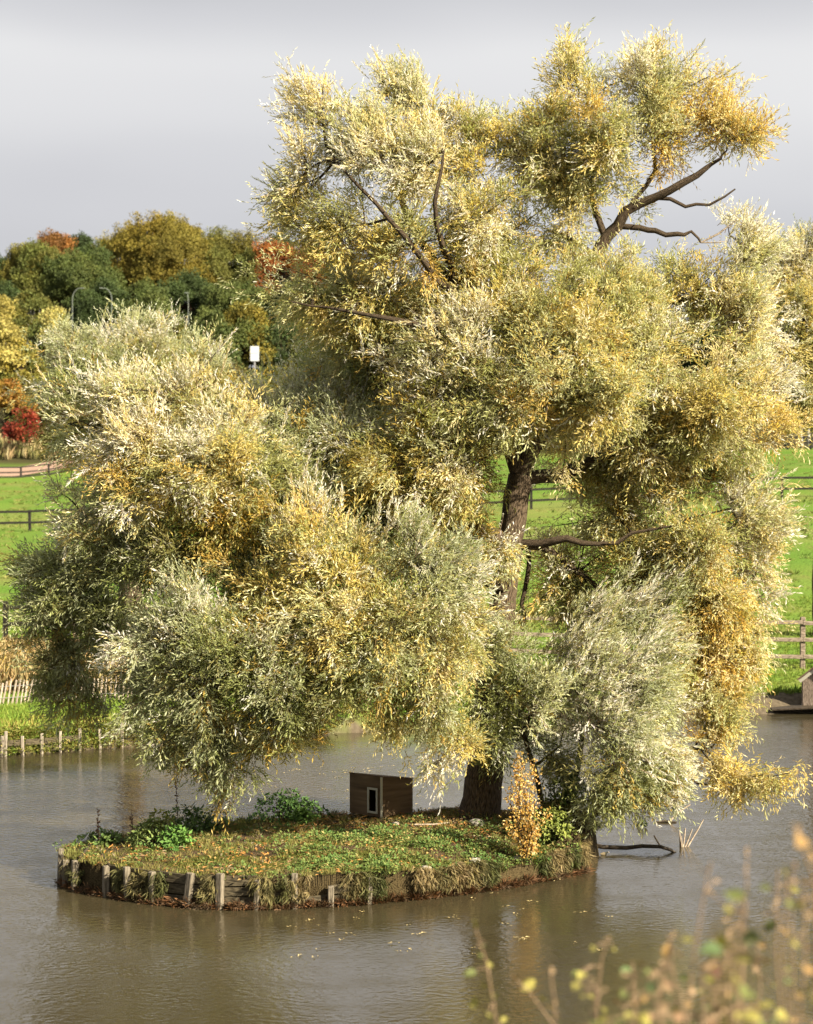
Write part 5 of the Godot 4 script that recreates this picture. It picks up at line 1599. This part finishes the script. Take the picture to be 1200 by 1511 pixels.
func build_foreground() -> void:
	# out-of-focus wild rose and bramble stems on the near bank
	var G := Color(0.1, 0.115, 0.035)
	var YG := Color(0.2, 0.18, 0.045)
	var OG := Color(0.27, 0.17, 0.065)
	var PK := Color(0.2, 0.12, 0.07)
	var DKG := Color(0.06, 0.09, 0.03)
	var DR := Color(0.07, 0.035, 0.025)
	var TN := Color(0.22, 0.15, 0.085)
	# label, stem points [px, py], distance, leaves [px, py, size px, colour]
	var rows := [
		["blurred upright stem with yellow green leaves, leftmost in the foreground", [[735, 1530], [728, 1480], [718, 1420], [702, 1370]], 6.2, [[700, 1362, 20, YG], [715, 1395, 14, G], [707, 1408, 22, G], [722, 1423, 16, YG], [694, 1436, 18, G], [730, 1470, 18, YG], [700, 1480, 22, YG], [722, 1500, 20, YG], [745, 1505, 18, YG], [715, 1455, 14, YG]]],
		["blurred slanting spray tipped with a bright yellow leaf", [[830, 1530], [800, 1490], [780, 1462], [755, 1440]], 6.2, [[780, 1453, 26, YG], [760, 1441, 16, TN], [802, 1475, 18, YG], [812, 1488, 14, OG]]],
		["blurred stem with a cluster of yellow leaves at its tip", [[878, 1540], [882, 1470], [888, 1415], [898, 1385]], 6.0, [[900, 1382, 18, YG], [905, 1400, 20, YG], [876, 1400, 16, YG], [890, 1392, 14, TN], [872, 1470, 20, YG], [858, 1440, 22, YG], [850, 1437, 18, G], [875, 1448, 16, YG], [892, 1490, 22, YG]]],
		["tan blurred stem with small pinkish leaves", [[975, 1540], [975, 1480], [980, 1430], [985, 1395]], 5.2, [[985, 1402, 22, OG], [985, 1450, 20, PK], [975, 1465, 18, TN], [962, 1500, 22, PK], [946, 1422, 14, TN], [950, 1475, 16, OG], [940, 1480, 16, OG]]],
		["tall tan blurred cane rising left of the green leaves", [[1010, 1540], [1020, 1440], [1032, 1360], [1045, 1290], [1050, 1270]], 4.8, [[1052, 1320, 26, TN], [1040, 1285, 20, TN], [1013, 1388, 22, YG], [1075, 1340, 20, YG], [1060, 1300, 20, TN], [1000, 1500, 22, PK], [1018, 1510, 26, G]]],
		["blurred stem with large dark and light green leaves", [[1085, 1540], [1082, 1450], [1085, 1400], [1100, 1330]], 4.4, [[1085, 1322, 34, G], [1075, 1342, 20, YG], [1105, 1315, 30, G], [1068, 1395, 46, YG], [1050, 1402, 34, DKG], [1108, 1385, 44, G], [1100, 1415, 34, YG], [1118, 1420, 22, PK], [1055, 1432, 36, DR], [1102, 1466, 40, G], [1085, 1445, 26, YG]]],
		["blurred stem carrying a round dark green leaf", [[1170, 1540], [1170, 1450], [1168, 1380], [1168, 1340]], 4.6, [[1166, 1335, 32, G], [1128, 1310, 20, G], [1160, 1285, 20, YG], [1172, 1278, 16, PK], [1168, 1390, 24, YG], [1165, 1450, 30, DKG], [1178, 1470, 22, OG]]],
		["blurred stem with orange and pink leaves at the right picture edge", [[1230, 1540], [1215, 1400], [1200, 1290], [1180, 1240], [1172, 1215]], 4.2, [[1180, 1240, 40, OG], [1195, 1260, 34, OG], [1175, 1220, 22, TN], [1192, 1300, 22, PK], [1195, 1350, 26, TN], [1190, 1430, 30, OG], [1200, 1480, 34, YG], [1195, 1400, 22, PK]]],
		["low blurred tangle of yellow leaves at the bottom right corner", [[1110, 1560], [1115, 1520], [1120, 1490]], 4.6, [[1110, 1500, 30, YG], [1130, 1485, 26, YG], [1090, 1500, 26, YG], [1140, 1505, 28, G], [1060, 1490, 26, TN], [1155, 1500, 30, YG], [1125, 1512, 34, G]]],
		["blurred orange leaf on a bare twig against the water", [[1090, 1545], [1098, 1400], [1102, 1300], [1102, 1262]], 5.0, [[1102, 1256, 22, OG], [1100, 1290, 10, TN]]],
		["tan blurred bare stem rising from the bottom edge", [[820, 1540], [818, 1480], [812, 1430]], 5.4, [[814, 1432, 16, TN], [820, 1480, 14, TN], [826, 1500, 18, PK]]],
		["low blurred pink and green leaves at the bottom edge", [[1030, 1560], [1036, 1520], [1040, 1490]], 5.0, [[1020, 1500, 30, OG], [1042, 1495, 24, TN], [1000, 1495, 26, YG], [1050, 1510, 24, PK], [950, 1505, 26, YG], [930, 1500, 24, YG], [910, 1508, 26, G], [890, 1505, 20, YG]]],
	]
	for i in 16:
		var px := lerpf(870.0, 1215.0, (i + rng.randf()) / 16.0)
		var top := lerpf(1500.0, 1330.0, clampf((px - 850.0) / 300.0, 0.0, 1.0)) + rr(-60.0, 50.0)
		var lv := []
		for k in rng.randi_range(5, 10):
			var t := rng.randf()
			lv.append([px + rr(-26.0, 26.0), lerpf(top, 1530.0, t * t), rr(10.0, 22.0), [YG, TN, G, OG, TN, DKG][rng.randi_range(0, 5)]])
		rows.append(["thin blurred dull-leaved stem, %s from the left in the near tangle" % ["first", "second", "third", "fourth", "fifth", "sixth", "seventh", "eighth", "ninth", "tenth", "eleventh", "twelfth", "thirteenth", "fourteenth", "fifteenth", "sixteenth"][i], [[px + rr(-20.0, 20.0), 1560], [px + rr(-12.0, 12.0), (1540.0 + top) * 0.5], [px, top]], rr(4.4, 6.0), lv])
	for r in rows:
		var d: float = r[2]
		var pts := PackedVector3Array()
		var rs := PackedFloat32Array()
		var first := at(r[1][0][0], r[1][0][1], d)
		var foot := Vector3(first.x + rr(-0.05, 0.05), ground(first.x, d) - 0.03, first.z + rr(-0.05, 0.05))
		pts.append(Vector3.ZERO); rs.append(0.0038)
		for q in r[1]:
			pts.append(at(q[0], q[1], d) - foot)
			rs.append(lerpf(0.0034, 0.0016, float(pts.size() - 2) / r[1].size()))
		var root := thing("wild_stem", r[0], "plant", foot, "blurred stems on the near bank")
		var m := Mesher.new()
		m.tube(pts, rs, 6)
		var sm := mat(lin(0.19, 0.13, 0.08), 0.8, 0.3)
		put("stem", m.mesh(sm), root)
		for l in r[3]:
			var tip := at(l[0], l[1], d + rr(-0.15, 0.15)) - foot
			var size: float = l[2] * 1.2 / F * d
			# petiole from the nearest stem point
			var near := pts[1]
			for k in range(1, pts.size()):
				for s in 6:
					var q := pts[k - 1].lerp(pts[k], s / 5.0)
					if q.distance_to(tip) < near.distance_to(tip): near = q
			var dir := (tip - near)
			dir = (dir.normalized() if dir.length() > 0.003 else Vector3.UP) + rdir() * 0.25
			dir = dir.normalized()
			var lm := Mesher.new()
			lm.col = l[3] * rr(0.85, 1.1)
			lm.broad(tip - dir * size * 0.5, dir, (Vector3(0.25, 0.55, 0.8) + rdir() * 0.5).normalized(), size, size * rr(0.42, 0.75), 0.2)
			var leaf := put("leaf", lm.mesh(M.matte_leaf, false), root)
			var pm := Mesher.new()
			pm.tube(PackedVector3Array([near, (near + tip - dir * size * 0.5) * 0.5 + Vector3.UP * 0.01, tip - dir * size * 0.45]), PackedFloat32Array([0.002, 0.0018, 0.0015]), 4)
			put("leaf_stalk", pm.mesh(sm), leaf)

func _ready() -> void:
	rng.seed = 4242
	noise.seed = 9
	noise.frequency = 0.1
	noise.fractal_octaves = 3
	camera_and_light()
	materials()
	for i in 6: sprays.append(make_twig(4, 6, 0.3, 0.064, 0.0145))
	for i in 2: sprays.append(make_spray(26, 0.34, 0.074, 0.014, 0.5))
	for i in 4: tufts.append(make_tuft(30, 0.5, 0.26, 0.15))
	herb.append(make_herb(24, 0.1, 0.1, 0.042))
	herb.append(make_herb(14, 0.08, 0.08, 0.07))
	blades.append(make_blades(14, 0.07, 0.16, 0.008))
	blades.append(make_blades(26, 0.06, 0.13, 0.0045, 0.8))
	blades.append(make_blades(16, 0.12, 0.62, 0.012, 0.35))
	make_rim()
	build_ground()
	build_island()
	print("ground done")
	build_willows()
	print("willows done")
	build_wood()
	print("wood done")
	build_far_side()
	build_revetment()
	build_duck_house()
	build_island_plants()
	build_logs()
	build_grass()
	build_foreground()
